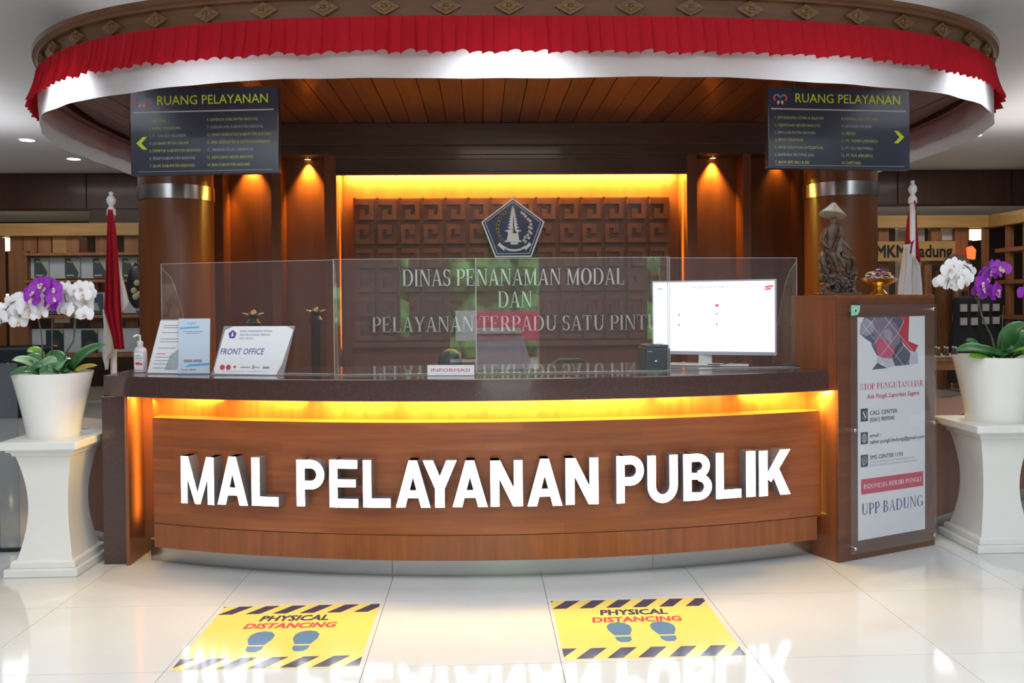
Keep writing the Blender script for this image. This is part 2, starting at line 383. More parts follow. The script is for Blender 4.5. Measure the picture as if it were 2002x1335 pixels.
def serif_glyph(ch):
    T, t, s, e = GT[0], GT[1], .03, .055
    def st(x, y0=0, y1=1, bot=True, top=True):
        o = [R(x, x+T, y0, y1)]
        if bot: o.append(R(x-e, x+T+e, y0, y0+s))
        if top: o.append(R(x-e, x+T+e, y1-s, y1))
        return o
    g = {
     'I': (.30, st(.09)), 'D': (.78, st(.09) + [R(.1, .36, 0, t), R(.1, .36, 1-t, 1)] + bowl(.34, .5, .38, .5, .25, .5-t, -90, 90)),
     'N': (.80, [R(.12, .12+t, 0, 1), R(.03, .26, 0, s), R(.02, .22, 1-s, 1), R(.64, .64+t, 0, 1), R(.54, .78, 1-s, 1), [(.10, 1), (.25, 1), (.69, 0), (.62, 0)]]),
     'A': (.74, [[(.09, 0), (.09+t, 0), (.38, 1), (.34, 1)], [(.34, 1), (.40, 1), (.68, 0), (.53, 0)], R(.18, .56, .31, .31+t), R(.01, .22, 0, s), R(.44, .76, 0, s)]),
     'S': (.56, [R(.06, .06+s, .02, .30), R(.45, .45+s, .72, .98)] + bowl(.27, .745, .21, .255, .11, .21, 30, 265, 14) + bowl(.27, .27, .23, .27, .12, .225, -150, 85, 14)),
     'P': (.62, st(.09) + [R(.1, .34, 1-t, 1), R(.1, .34, .44, .44+t)] + bowl(.32, .72, .27, .28, .15, .235, -90, 90)),
     'E': (.66, st(.09) + [R(.1, .56, 0, t), R(.1, .54, 1-t, 1), R(.1, .42, .49, .49+t), R(.54, .54+s, 0, .24), R(.51, .51+s, .78, 1), R(.40, .40+s, .40, .64)]),
     'M': (.94, [R(.12, .12+t, 0, 1), R(.03, .26, 0, s), R(.02, .24, 1-s, 1), R(.70, .70+T, 0, 1), R(.63, .90, 0, s), R(.74, .90, 1-s, 1), [(.10, 1), (.24, 1), (.48, .08), (.42, 0)], [(.72, 1), (.78, 1), (.46, 0), (.42, .02)]]),
     'O': (.78, bowl(.38, .5, .35, .5, .21, .46, 0, 360, 24)), 'L': (.62, st(.09) + [R(.1, .54, 0, t), R(.52, .52+s, 0, .26)]),
     'Y': (.74, [[(.06, 1), (.21, 1), (.42, .45), (.32, .42)], [(.62, 1), (.67, 1), (.42, .42), (.37, .46)], R(.31, .31+T, 0, .47), R(.24, .50, 0, s), R(0, .28, 1-s, 1), R(.54, .76, 1-s, 1)]),
     'T': (.66, st(.27, top=False) + [R(.04, .62, 1-t, 1), R(.04, .04+s, .76, 1), R(.59, .59+s, .76, 1)]),
     'R': (.72, st(.09) + [R(.1, .34, 1-t, 1), R(.1, .34, .47, .47+t)] + bowl(.32, .735, .25, .265, .13, .22, -90, 90) + [[(.30, .50), (.44, .50), (.70, 0), (.54, 0)], R(.52, .74, 0, s)]),
     'U': (.78, [R(.12, .12+T, .32, 1), R(.04, .32, 1-s, 1), R(.62, .62+t, .32, 1), R(.53, .76, 1-s, 1)] + bowl(.392, .33, .272, .33, .15, .28, 180, 360, 14)),
     'B': (.68, st(.09) + [R(.1, .34, 1-t, 1), R(.1, .36, .49, .49+t), R(.1, .36, 0, t)] + bowl(.32, .76, .23, .24, .11, .20, -90, 90) + bowl(.34, .265, .28, .265, .15, .22, -90, 90)),
     'C': (.72, bowl(.40, .5, .35, .5, .21, .45, 45, 315, 18) + [R(.62, .62+s, .70, .98), R(.62, .62+s, .05, .28)]),
     'G': (.78, bowl(.40, .5, .35, .5, .21, .45, 45, 310, 18) + [R(.62, .62+s, .70, .98), R(.56, .56+T, .08, .44), R(.50, .76, .42, .45)]),
     'H': (.80, st(.09) + st(.56) + [R(.1, .6, .48, .48+t)]), ' ': (.30, []),
    }
    return g[ch]
def serif_text(s, M, x, y, cap, width, mat, parent, d0=0.0, d1=None, name='lettering'):
    tot = sum(serif_glyph(c)[0] for c in s); k = width/tot; mb = MB(); cx = x
    for c in s:
        w, polys = serif_glyph(c)
        for p in polys:
            q = [(cx + a*k, y + b*cap) for a, b in p]
            if d1 is None: mb.flat(q, d0, M)
            else: mb.prism(q, d0, d1, M)
        cx += w*k
    return mb.build(name, mat, parent)

# ================================================================== THE ROOM
CZ = 3.6
fl = struct('floor', MB().box(-10, 11, -6, 17, -.08, -.006), GROUT, label='cream polished tile floor with fine dark joints')
TS = .811
tm = MB().box(0, TS-.003, 0, TS-.003, -.006, 0).mesh('floor_tile', TILE)
NX0, NX1, NY0, NY1 = -5, 6, -3, 5
for i in range(NX0, NX1):
    for j in range(NY0, NY1):
        inst('floor_tile', tm, fl, Matrix.Translation((.3195 + i*TS, 4.463 + j*TS, 0)))
xa, xb, ya, yb = .3195+NX0*TS, .3195+NX1*TS-.003, 4.463+NY0*TS, 4.463+NY1*TS-.003
MB().box(-10, xa-.003, -6, 17, -.006, 0).box(xb+.003, 11, -6, 17, -.006, 0).box(xa, xb, -6, ya-.003, -.006, 0).box(xa, xb, yb+.003, 17, -.006, 0).build('distant_tiles', TILE, fl, kind='stuff')
struct('ceiling', MB().box(-10, 11, -6, 14.45, CZ, CZ+.1), CEIL, label='plain grey painted ceiling of the hall')
struct('wall_left', MB().box(-10.1, -10, -6, 17, 0, CZ), HALLW, label='dark wood side wall of the hall on the left')
struct('wall_right', MB().box(11, 11.1, -6, 17, 0, CZ), HALLW, label='dark wood side wall of the hall on the right')
# upper wall over the shops, and the shop interiors behind it
up = struct('wall_back', MB().box(-10, 11, 14.32, 14.45, 3.02, CZ), HALLW, label='dark wood panelled wall under the ceiling, above the shop fronts')
for x0, x1 in ((-10, -8.1), (-8.09, -6.2), (-6.19, -4.3), (4.9, 6.79), (6.8, 8.69), (8.7, 11)):
    MB().box(x0+.012, x1-.012, 14.295, 14.32, 3.04, CZ-.02).build('wall_panel', HALLW, up)
for x0, x1 in ((-6.18, -4.2), (4.8, 6.42)):
    MB().box(x0, x1, 14.33, 14.44, 2.75, 3.02).build('wall_panel', HALLW, up)
struct('wall_shop_back', MB().box(-10, 11, 16.9, 17, 0, 3.1), plain('shop_back_paint', (.035, .022, .018), .7, vary=.3, scale=2), label='dim brown wall at the back of the shops')
struct('ceiling_shop', MB().box(-10, 11, 14.45, 17, 3.08, 3.12), CEIL, label='low white ceiling inside the shops')
struct('wall_shop_divider', MB().box(-4.3, 4.9, 14.3, 17, 0, 3.08), HALLW, label='dark wall between the two shops')
# front wall behind the camera with its doorway and narrow windows
fw = MB()
ops = [(-2.96, -2.80, .6, 1.80), (-2.67, -2.50, .6, 1.80), (-1.45, -1.29, .9, 2.7), (-.56, 1.42, 0, 2.75), (3.4, 3.65, .8, 2.5), (4.6, 5.4, .8, 2.6)]
x = -10
for a, b, c, d in ops:
    fw.box(x, a, -6.1, -6, 0, CZ); 
    if c > 0: fw.box(a, b, -6.1, -6, 0, c)
    fw.box(a, b, -6.1, -6, d, CZ); x = b
fw.box(x, 11, -6.1, -6, 0, CZ)
struct('wall_front', fw, plain('entrance_wall_paint', (.30, .26, .24), .7), label='entrance wall behind the viewer with a doorway to the garden')
struct('ground', MB().box(-30, 30, -40, -6.1, -.1, -.01), plain('pale_paving', (.5, .5, .48), .8, vary=.1), label='pale paving outside the entrance')
hd = MB()
hd.box(-10, 10, -16.4, -15.2, 0, 6)
for k in range(800):
    hd.ball((random.uniform(-9, 9), random.uniform(-15.5, -14), random.uniform(.1, 5.2)), random.uniform(.22, .5), 6, 4)
tag(hd.build('hedge', plain('hedge_green', (.14, .34, .09), .7, vary=.6, scale=3)), 'tall green hedge outside the entrance doorway', 'hedge', kind='stuff')
gt = thing('desk_stand_in', 'white draped stand-in desk with a red band, unseen outside the entrance', 'desk', (.64, -8, 0))  # made-up desk, shaped to give a pale reflection in the screens
dp = lambda h0, h1, z0, z1, mt, nm: MB().add([(.64-h0, -8.3, z0), (.64+h0, -8.3, z0), (.64+h0, -7.7, z0), (.64-h0, -7.7, z0), (.64-h1, -8.25, z1), (.64+h1, -8.25, z1), (.64+h1, -7.75, z1), (.64-h1, -7.75, z1)], [(0,3,2,1),(4,5,6,7),(0,1,5,4),(1,2,6,5),(2,3,7,6),(3,0,4,7)]).build(nm, mt, gt)
dp(.85, .62, 0, .82, plain('white_drape', (.7, .7, .82), .7), 'drape'); dp(.64, .60, .82, .88, PINK, 'red_band'); dp(.60, .58, .88, .98, WHITE, 'desk_top')
bn = thing('banner_stand_in', 'long red and white stand-in banner, unseen on the paving outside', 'banner', (.4, -11, 0))  # made-up banner, there for the red and white reflection in the screens
MB().box(-.6, .1, -11.05, -11, .6, 1.32).build('banner_panel', WHITE, bn)
MB().box(.1, 2.0, -11.05, -11, .6, 1.30).build('banner_panel', PINK, bn, label='red banner panel')
for xx in (-.5, 1.9): MB().box(xx-.03, xx+.03, -11.12, -11.05, -.01, 1.3).build('post', STEEL, bn)

# ================================================================== CANOPY
CX, CY, CA, CB, CN = .32, 8.3, 3.66, 3.30, 3.0
def se_pts(off=0, n=720):
    raw = []
    for k in range(n*4):
        t = 2*pi*k/(n*4); c, s_ = cos(t), sin(t)
        raw.append(Vector((CX + CA*math.copysign(abs(c)**(2/CN), c), CY + CB*math.copysign(abs(s_)**(2/CN), s_))))
    # resample evenly by arc length
    L = [0]
    for k in range(len(raw)): L.append(L[-1] + (raw[(k+1) % len(raw)] - raw[k]).length)
    out = []; j = 0
    for k in range(n):
        d = L[-1]*k/n
        while L[j+1] < d: j += 1
        f = (d - L[j])/max(1e-9, L[j+1]-L[j]); out.append(raw[j].lerp(raw[(j+1) % len(raw)], f))
    res = []
    for k in range(n):
        tg = (out[(k+1) % n] - out[k-1]).normalized(); nr = Vector((tg.y, -tg.x)); res.append((out[k], nr, tg))
    return res, L[-1]
NP = 2400
RING, PER = se_pts(n=NP)
def ring_loft(mb, prof, idx=None, closed=True):
    "prof: list of (offset outward, z); lofted all along the canopy rim"
    step = 8; ks = list(range(0, NP, step)); n = len(ks); m = len(prof); vs = []
    for k in ks:
        p, nr, _ = RING[k]
        for o, z in prof: vs.append((p.x + nr.x*o, p.y + nr.y*o, z))
    fs = []
    for i in range(n):
        for j in range(m):
            fs.append((i*m + j, ((i+1) % n)*m + j, ((i+1) % n)*m + (j+1) % m, i*m + (j+1) % m))
    mb.add(vs, fs); return mb
cp = thing('canopy', 'large oval wooden canopy hanging over the reception desk', 'canopy', (CX, CY, 3.05))
ring_loft(MB(), [(-.02, 3.02), (-.02, 3.21), (-.10, 3.21), (-.10, 3.02)]).build('fascia', RIMW, cp, smooth=True)
ring_loft(MB(), [(-.02, 3.198), (.008, 3.203), (.015, 3.213), (.040, 3.220), (.045, 3.250), (-.10, 3.250), (-.10, 3.198)]).build('cornice', RIMW, cp, smooth=True)
ring_loft(MB(), [(-.02, 3.085), (.0, 3.087), (.0, 3.10), (-.02, 3.102)]).build('trim_bead', RIMW, cp, smooth=True)
MB().prism([(RING[k][0].x - RING[k][1].x*.1, RING[k][0].y - RING[k][1].y*.1) for k in range(0, NP, 12)], 3.10, 3.245).build('canopy_top', DARKW, cp)
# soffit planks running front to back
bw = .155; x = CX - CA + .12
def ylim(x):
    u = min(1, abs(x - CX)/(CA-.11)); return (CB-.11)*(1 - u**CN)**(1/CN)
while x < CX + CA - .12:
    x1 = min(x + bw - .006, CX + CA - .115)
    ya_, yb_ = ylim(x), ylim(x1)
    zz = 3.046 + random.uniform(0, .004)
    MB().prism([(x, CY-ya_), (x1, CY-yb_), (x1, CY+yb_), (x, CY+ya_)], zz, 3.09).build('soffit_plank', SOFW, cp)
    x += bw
# carved diamonds on the rim
om = MB()
om.prism([(-.083, 0), (0, -.047), (.083, 0), (0, .047)], 0, .020)
om.prism([(-.060, 0), (0, -.033), (.060, 0), (0, .033)], .020, .026)
for k in range(4):
    a = k*pi/2; pet = [(.012*cos(a), .008*sin(a)), (.034*cos(a+.5), .020*sin(a+.5)), (.046*cos(a), .026*sin(a)), (.034*cos(a-.5), .020*sin(a-.5))]
    om.prism(pet, .026, .036)
    a += pi/4; om.prism([(.008*cos(a), .006*sin(a)), (.030*cos(a+.4), .018*sin(a+.4)), (.040*cos(a), .023*sin(a)), (.030*cos(a-.4), .018*sin(a-.4))], .026, .031)
om.ball((0, 0, .034), (.011, .008, .010), 8, 5)
omesh = om.mesh('ornament', ORNW)
kk0 = min(range(NP), key=lambda k: (RING[k][0].x - .17)**2 + (RING[k][0].y - 5)**2)
nsp = .345/PER*NP
for q in range(-14, 15):
    k = int(kk0 + q*nsp) % NP; p, nr, tg = RING[k]
    if p.y > 9.2: continue
    inst('ornament', omesh, cp, frame((p.x - nr.x*.02, p.y - nr.y*.02, 3.150), (-tg.x, -tg.y, 0) if (Vector((-tg.x, -tg.y, 0)).cross(Vector((nr.x, nr.y, 0)))).z > 9 else (tg.x, tg.y, 0), (nr.x, nr.y, 0)))
# cloth bunting
bt = thing('cloth_bunting', 'red pleated ruffle over a white cloth band pinned round the oval canopy', 'bunting', (CX, CY, 2.75))
NPL = 320
phase = [random.uniform(-.25, .25) for _ in range(NPL+1)]; ampl = [random.uniform(.5, 1.2) for _ in range(NPL+1)]; hem = [random.uniform(-.010, .010) for _ in range(NPL+1)]
def ruf(u, v):
    k = u*NP; p, nr, tg = RING[int(k) % NP]
    s_ = u*NPL; i = int(s_) % NPL; f = s_ - int(s_)
    # knife pleat: a flat face, then a quick tuck back
    d = (f/.90) if f < .90 else (1-f)/.10
    w = 1 - v
    off = .012 + ampl[i]*(.010 + .024*w)*d + .038*w*w
    z = 3.092 - .215*w + (hem[i] + .010*(1-abs(2*f-1)))*w
    q = phase[i]*w*.03
    return (p.x + nr.x*off + tg.x*q, p.y + nr.y*off + tg.y*q, z)
rm = MB(); nu = NPL*5; rows = 5
us = []
for i in range(NPL):
    for f in (0, .30, .60, .90, .985): us.append((i + f)/NPL)
vs = [ruf(u, j/rows) for u in us for j in range(rows+1)]
n = len(us); m = rows+1
rm.add(vs, [(i*m+j, ((i+1) % n)*m+j, ((i+1) % n)*m+j+1, i*m+j+1) for i in range(n) for j in range(rows)])
rm.build('red_ruffle', RED, bt)
wm = MB(); n = 600; m = 6; vs = []
for i in range(n):
    k = int(i*NP/n); p, nr, tg = RING[k]
    for j in range(m):
        v = j/(m-1); w = sin(i*.61)*.5 + sin(i*.173+1)*.5
        o = .004 + .008*w*(1-v) + .006*sin(i*.37 + v*5)
        vs.append((p.x + nr.x*o, p.y + nr.y*o, 2.752 + .006*sin(i*.11) + .30*v))
wm.add(vs, [(i*m+j, ((i+1) % n)*m+j, ((i+1) % n)*m+j+1, i*m+j+1) for i in range(n) for j in range(m-1)])
wm.build('white_band', WHT, bt, smooth=False)
# downlights sunk in the soffit just inside the cloth
DL = [(-.02+.2, 5.42), (-2.42, 5.86), (2.95, 5.86), (-1.5, 5.7), (1.95, 5.7)]
for i, (x, y) in enumerate(DL):
    nm = ['at the middle of the front rim', 'behind the white cloth at the left front', 'behind the white cloth at the right front', 'left of the middle one', 'right of the middle one'][i]
    t = thing('canopy_downlight', 'round downlight under the canopy ' + nm, 'light', (x, y, 3.04), 'downlights under the canopy')
    MB().lathe([(.055, 3.030), (.055, 3.046), (.04, 3.046), (.04, 3.036), (.055, 3.030)], (x, y, 0), 20, cap=False).build('trim_ring', CHROME, t, smooth=True)
    MB().lathe([(.04, 3.038), (.04, 3.042)], (x, y, 0), 20).build('lamp_disc', LAMP, t)
    big = i < 3
    spot('rim_spot', (x, y, 3.02), (0 if i in (0, 3, 4) else (-.55 if i == 1 else .55), -.62, -1), 66 if big else 26, (.90, .95, 1), 120, .9, .03)
# ceiling downlights of the hall
for i, (px, py, lb) in enumerate([(53, 273, 'nearer of the two bright downlights in the grey ceiling on the left'), (144, 310, 'farther small downlight in the grey ceiling on the left'), (1905, 264, 'bright downlight in the ceiling just past the right end of the canopy'), (1800, 305, 'faint downlight in the ceiling by the right sign')]):
    d = at(px, py, 10) - EYE; p = EYE + d*((CZ - 1.49)/d.z)
    t = thing('ceiling_downlight', lb, 'light', (p.x, p.y, CZ), 'round downlights in the hall ceiling')
    MB().lathe([(.11, CZ-.012), (.11, CZ), (.085, CZ), (.085, CZ-.008), (.11, CZ-.012)], (p.x, p.y, 0), 24, cap=False).build('trim_ring', WHITE, t)
    MB().lathe([(.085, CZ-.010), (.085, CZ-.002)], (p.x, p.y, 0), 24).build('lamp_disc', LAMP, t)

# ================================================================== BACK WALL OF THE ISLAND
YF, YB, YN = 7.80, 8.03, 8.13
def bx(px0, px1, py, y): return at(px0, py, y).x, at(px1, py, y).x
W = thing('feature_wall', 'wood panelled feature wall with lit bays behind the reception desk', 'wall', (.3, YB, 0))
MB().box(-3.0, -1.30, YB+.002, 8.4, 0, 3.05).box(1.90, 3.6, YB+.002, 8.4, 0, 3.05).box(-1.30, 1.90, YN+.05, 8.4, 0, 3.05).build('wall_core', WALLW, W)
# niche lining
nl, nr_ = at(658, 400, YF).x, at(1343, 400, YF).x
MB().box(nl, nr_, YN, YN+.05, 0, 2.70).build('niche_back', WALLW, W)
# projecting uprights
for i, (a, b) in enumerate([(418, 436), (530, 549), (634, 658), (1343, 1363), (1453, 1469), (1563, 1580)]):
    x0, x1 = bx(a, b, 400, YF)
    MB().box(x0, x1, YF, YB+.01 if i not in (2, 3) else YN+.02, 0, 2.80).build('pilaster', WALLW, W, bevel=.003)
bays = [(436, 530), (549, 634), (1363, 1453), (1469, 1563)]
for a, b in bays:
    x0, x1 = at(a, 400, YF).x, at(b, 400, YF).x
    MB().box(x0, x1, YB-.012, YB+.004, 0, 2.80).build('bay_panel', WALLW, W)
xl, xr = at(400, 300, YF).x-.6, at(1590, 300, YF).x+.6
zb = at(1000, 303, YF).z
MB().box(xl, xr, YF-.04, YB+.02, zb, 3.045).build('lintel_beam', DARKW, W, bevel=.004)
MB().box(xl, xr, YF-.10, YF-.03, 2.86, 3.046).build('lintel_board', DARKW, W, bevel=.004)
zn = at(1000, 341, YF).z
MB().box(nl, nr_, YF, YF+.03, zn, zb).build('niche_pelmet', DARKW, W)
MB().box(nl+.0, nr_-.0, YF-.012, YF, zn+.03, zn+.055).box(nl, nr_, YF-.02, YF, zb-.035, zb).build('pelmet_moulding', DARKW, W)
WARM = (1, .50, .085)
aim(area('niche_strip', ((nl+nr_)/2, 8.075, zn+.05), 3.0, .05, 125, (1, .66, .10)), (0, .12, -1))
aim(area('relief_fill', ((nl+nr_)/2, 7.90, zn+.04), 3.0, .03, 22, (1, .58, .12)), (0, .10, -1))  # added weak fill that grazes the carved faces so their relief shows
for xx, sg in ((nl+.05, -1), (nr_-.05, 1)):
    a_ = area('niche_side_strip', (xx, 7.98, 1.85), .03, 1.5, 2.6, WARM, spread=radians(110)); a_.rotation_euler = (0, -sg*pi/2, 0); a_.data.size = 1.5; a_.data.size_y = .04
for i, px in enumerate((494, 604, 1391, 1516)):
    x = at(px, 330, YB).x
    t = thing('wall_downlight', 'small amber downlight at the top of the ' + ['far left bay, just under the left sign', 'bay left of the carved panel', 'bay right of the carved panel', 'far right bay, just under the right sign'][i], 'light', (x, YB-.048, zb), 'amber wall washers')
    MB().lathe([(.03, zb-.006), (.045, zb-.006), (.045, zb+.002), (.03, zb+.002)], (x, YB-.048, 0), 16, cap=False).build('trim_ring', CHROME, t)
    MB().lathe([(.03, zb-.004), (.03, zb)], (x, YB-.048, 0), 16).build('lamp_disc', WARMD, t)
    pw = (85, 110, 110, 9.0)[i]
    spot('amber_spot', (x, YB-.048, zb-.015), (0, .10, -1), pw, (1, .53, .075), 74, .9, .015)
    if i == 3: spot('amber_spot', (at(1545, 400, YB).x+.03, YB-.07, zb-.3), (.08, .10, -1), 30, (1, .42, .06), 46, .9)  # added spot without a fitting, lights the side of the far right upright
    if i == 0: spot('amber_spot', (at(455, 400, YB).x+.03, YB-.08, zb-.2), (-.08, .10, -1), 12, (1, .42, .06), 40, .9)  # added spot without a fitting, lights the side of the far left upright
# carved panel: 14 x 6 key blocks
YP = 8.0
x0, z1 = at(690, 388, YP).x, at(690, 388, YP).z; x1 = at(1309, 386, YP).x; z0 = at(1000, 667, YP).z
CP = thing('wall_relief', 'dark carved wood relief of square key-pattern blocks in the lit niche', 'panel', ((x0+x1)/2, YP, z0))
MB().box(x0, x1, YP+.012, YN, z0, z1).build('backing_board', CARV, CP)
NXC, NZC = 14, 6; pw_, pz_ = (x1-x0)/NXC, (z1-z0)/NZC
key = [(0, 1), (1, 1), (1, 0), (.25, 0), (.25, .52), (.55, .52), (.55, .26), (.76, .26), (.76, .76), (0, .76)]
mbk = MB(); sw, sh_ = pw_*.86, pz_*.86
mbk.box(-sw/2, sw/2, -sh_/2, sh_/2, 0, .014)
mbk.prism([((a-.5)*sw*.94, (b-.5)*sh_*.94) for a, b in key], .014, .040)
km = mbk.mesh('carved_block', CARV)
for i in range(NXC):
    for j in range(NZC):
        M = frame((x0 + (i+.5)*pw_, YP+.012, z0 + (j+.5)*pz_), (1, 0, 0), (0, -1, 0))
        if j % 2 == 0: M = M @ Matrix.Scale(-1, 4, (0, 1, 0)) @ Matrix.Scale(-1, 4, (1, 0, 0))
        inst('carved_block', km, CP, M)
for i in range(NXC):
    xx = x0 + i*pw_
    MB().box(xx+.003, xx+.022, YP-.006, YP+.012, z1-.004, z1+.008).build('edge_peg', CARV, CP)
MB().box(x0-.01, x1+.01, YP-.01, YN, z0-.045, z0).build('bottom_rail', CARV, CP, bevel=.003)
# metal lettering on the panel
SL = thing('wall_lettering', 'silver serif lettering in three lines on the carved panel', 'lettering', (.3, 7.96, 1.2))
for s_, pa, pb, pt, pbm in (('DINAS PENANAMAN MODAL', 786, 1222, 525, 559), ('DAN', 973, 1041, 569, 602), ('PELAYANAN TERPADU SATU PINTU', 727, 1288, 617, 648)):
    Yl = 7.945; a = at(pa, pbm-1, Yl); b = at(pb, pbm-1, Yl); hh = at(pa, pt, Yl).z - a.z
    serif_text(s_, frame((a.x, Yl, (a.z+b.z)/2), (1, 0, 0), (0, -1, 0)), 0, 0, hh, b.x-a.x, SATIN, SL, -.03, .012)
# crest
YL = 7.93
c = at(1003, 446, YL); ap = at(1003, 387, YL); bl = at(968, 503, YL); sd = at(941, 434, YL)
H1 = ap.z - c.z; H2 = c.z - bl.z; Wb = c.x - bl.x; Ws = c.x - sd.x; Hs = sd.z - c.z
CR = thing('pentagon_crest', 'blue enamel pentagon crest with a silver tiered tower above the wall lettering', 'crest', (c.x, YL, c.z))
MC = frame((c.x, YL, c.z), (1, 0, 0), (0, -1, 0))
def pent(k): return [(0, H1*k), (-Ws*k, Hs*k), (-Wb*k, -H2*k), (Wb*k, -H2*k), (Ws*k, Hs*k)]
MB().prism(pent(1), -.06, 0, MC).build('silver_rim', SILV, CR)
MB().prism(pent(.945), 0, .003, MC).build('blue_border', NAVY, CR)
MB().prism(pent(.885), .003, .005, MC).build('silver_line', SILV, CR)
MB().prism(pent(.865), .005, .007, MC).build('blue_field', NAVY, CR)
U = Ws*2/1120.0   # crest drawn on a 1120 wide field
def cxy(x, y): return ((x-742)*U, (655-y)*U)   # local survey of the crest itself
tw = MB()
tiers = [(300, 22), (335, 36), (372, 44), (412, 52), (455, 62), (500, 74), (548, 84), (598, 94), (650, 108), (712, 150)]
for i, (yy, hw) in enumerate(tiers):
    yt = yy - (26 if i == 0 else 30)
    tw.prism([cxy(742-hw, yy), cxy(742-hw+6, yy-10), cxy(742-hw*.55, yt), cxy(742+hw*.55, yt), cxy(742+hw-6, yy-10), cxy(742+hw, yy)], .007, .011, MC)
    tw.prism([cxy(742-hw*.62, yy), cxy(742+hw*.62, yy), cxy(742+hw*.66, yy+24), cxy(742-hw*.66, yy+24)], .007, .010, MC)
tw.prism([cxy(728, 300), cxy(742, 275), cxy(756, 300)], .007, .011, MC)
tw.prism([cxy(655, 735), cxy(830, 735), cxy(850, 880), cxy(628, 880)], .007, .010, MC).prism([cxy(600, 872), cxy(880, 872), cxy(890, 900), cxy(590, 900)], .007, .011, MC).prism([cxy(690, 905), cxy(830, 905), cxy(826, 945), cxy(700, 945)], .007, .010, MC)
tw.build('silver_tower', SILV, CR)
MB().prism([cxy(748, 450), cxy(757, 450), cxy(762, 600), cxy(780, 715), cxy(808, 712), cxy(806, 745), cxy(765, 750), cxy(748, 735), cxy(722, 755), cxy(748, 690), cxy(740, 600)], .0115, .0135, MC).build('dark_line', INK, CR)
wh = MB()
arcp = [(580, 400), (530, 450), (498, 515), (478, 580), (468, 645), (472, 710), (492, 775), (520, 835), (565, 890)]
for i, (a, b) in enumerate(arcp):
    n2 = arcp[min(i+1, 8)]; n1 = arcp[max(i-1, 0)]; th = atan2(-(n1[1]-n2[1]), n1[0]-n2[0])
    for sgn in (-1, 1):
        t2 = th + sgn*.62; L_ = 62; cx_, cy_ = a + 16*sgn*sin(th), b + 16*sgn*cos(th)
        pts = []
        for q in range(10):
            an = 2*pi*q/10; lx, ly = (L_*.5)*(1+cos(an)), 17*sin(an)
            pts.append(cxy(cx_ + lx*cos(t2) - ly*sin(t2), cy_ - (lx*sin(t2) + ly*cos(t2))))
        wh.prism(pts, .007, .011, MC)
wh.build('wheat_spray', WHEAT, CR)
ct = MB()
for a, b in [(900, 385), (940, 410), (965, 450), (1010, 500), (1045, 530), (1060, 590), (1030, 640), (1065, 660), (1030, 715), (1060, 745), (1000, 780), (1020, 830), (955, 820), (930, 870), (960, 895)]:
    for q in range(5):
        an = q*2*pi/5 + .3; ct.prism([cxy(a + 15*cos(an) + 14*cos(k*pi/3), b + 15*sin(an) + 14*sin(k*pi/3)) for k in range(6)], .007, .010, MC)
ct.build('cotton_spray', SILV, CR)
rb = MB()
for k in range(12):
    u0, u1 = k/12, (k+1)/12
    f = lambda u: (560 + 400*u, 960 + 70*(1-(2*u-1)**2)); g = lambda u: (560 + 400*u, 1010 + 55*(1-(2*u-1)**2))
    rb.prism([cxy(*f(u0)), cxy(*f(u1)), cxy(*g(u1)), cxy(*g(u0))], .009, .012, MC)
rb.prism([cxy(465, 955), cxy(500, 905), cxy(580, 985), cxy(585, 1060)], .007, .010, MC).prism([cxy(1065, 950), cxy(1030, 905), cxy(955, 985), cxy(955, 1055)], .007, .010, MC)
rb.build('ribbon', SILV, CR)
text('CURA DHARMA RAKSAKA', MC, 0, cxy(0, 1035)[1], .016, 320*U, INK, CR, align='C', lift=.0125)

# columns
for px, lb in ((344.5, 'round veneered column with a steel band behind the left sign'), (1643, 'round veneered column with a steel band behind the wooden statue')):
    x = at(px, 370, 7.25).x; t = thing('column', lb, 'column', (x, 7.25, 0), 'round veneered columns')
    MB().lathe([(.285, 0), (.285, 2.325)], (x, 7.25, 0), 48).build('shaft', COLW, t, smooth=True)
    MB().lathe([(.295, 2.325), (.295, 2.435)], (x, 7.25, 0), 48).build('steel_band', STEEL, t, smooth=True)
    MB().lathe([(.285, 2.435), (.285, 3.046)], (x, 7.25, 0), 48).build('upper_shaft', COLW, t, smooth=True)
for (a, b, lb) in ((-3.0, -2.70, 'left'), (3.3, 3.6, 'right')):
    pass

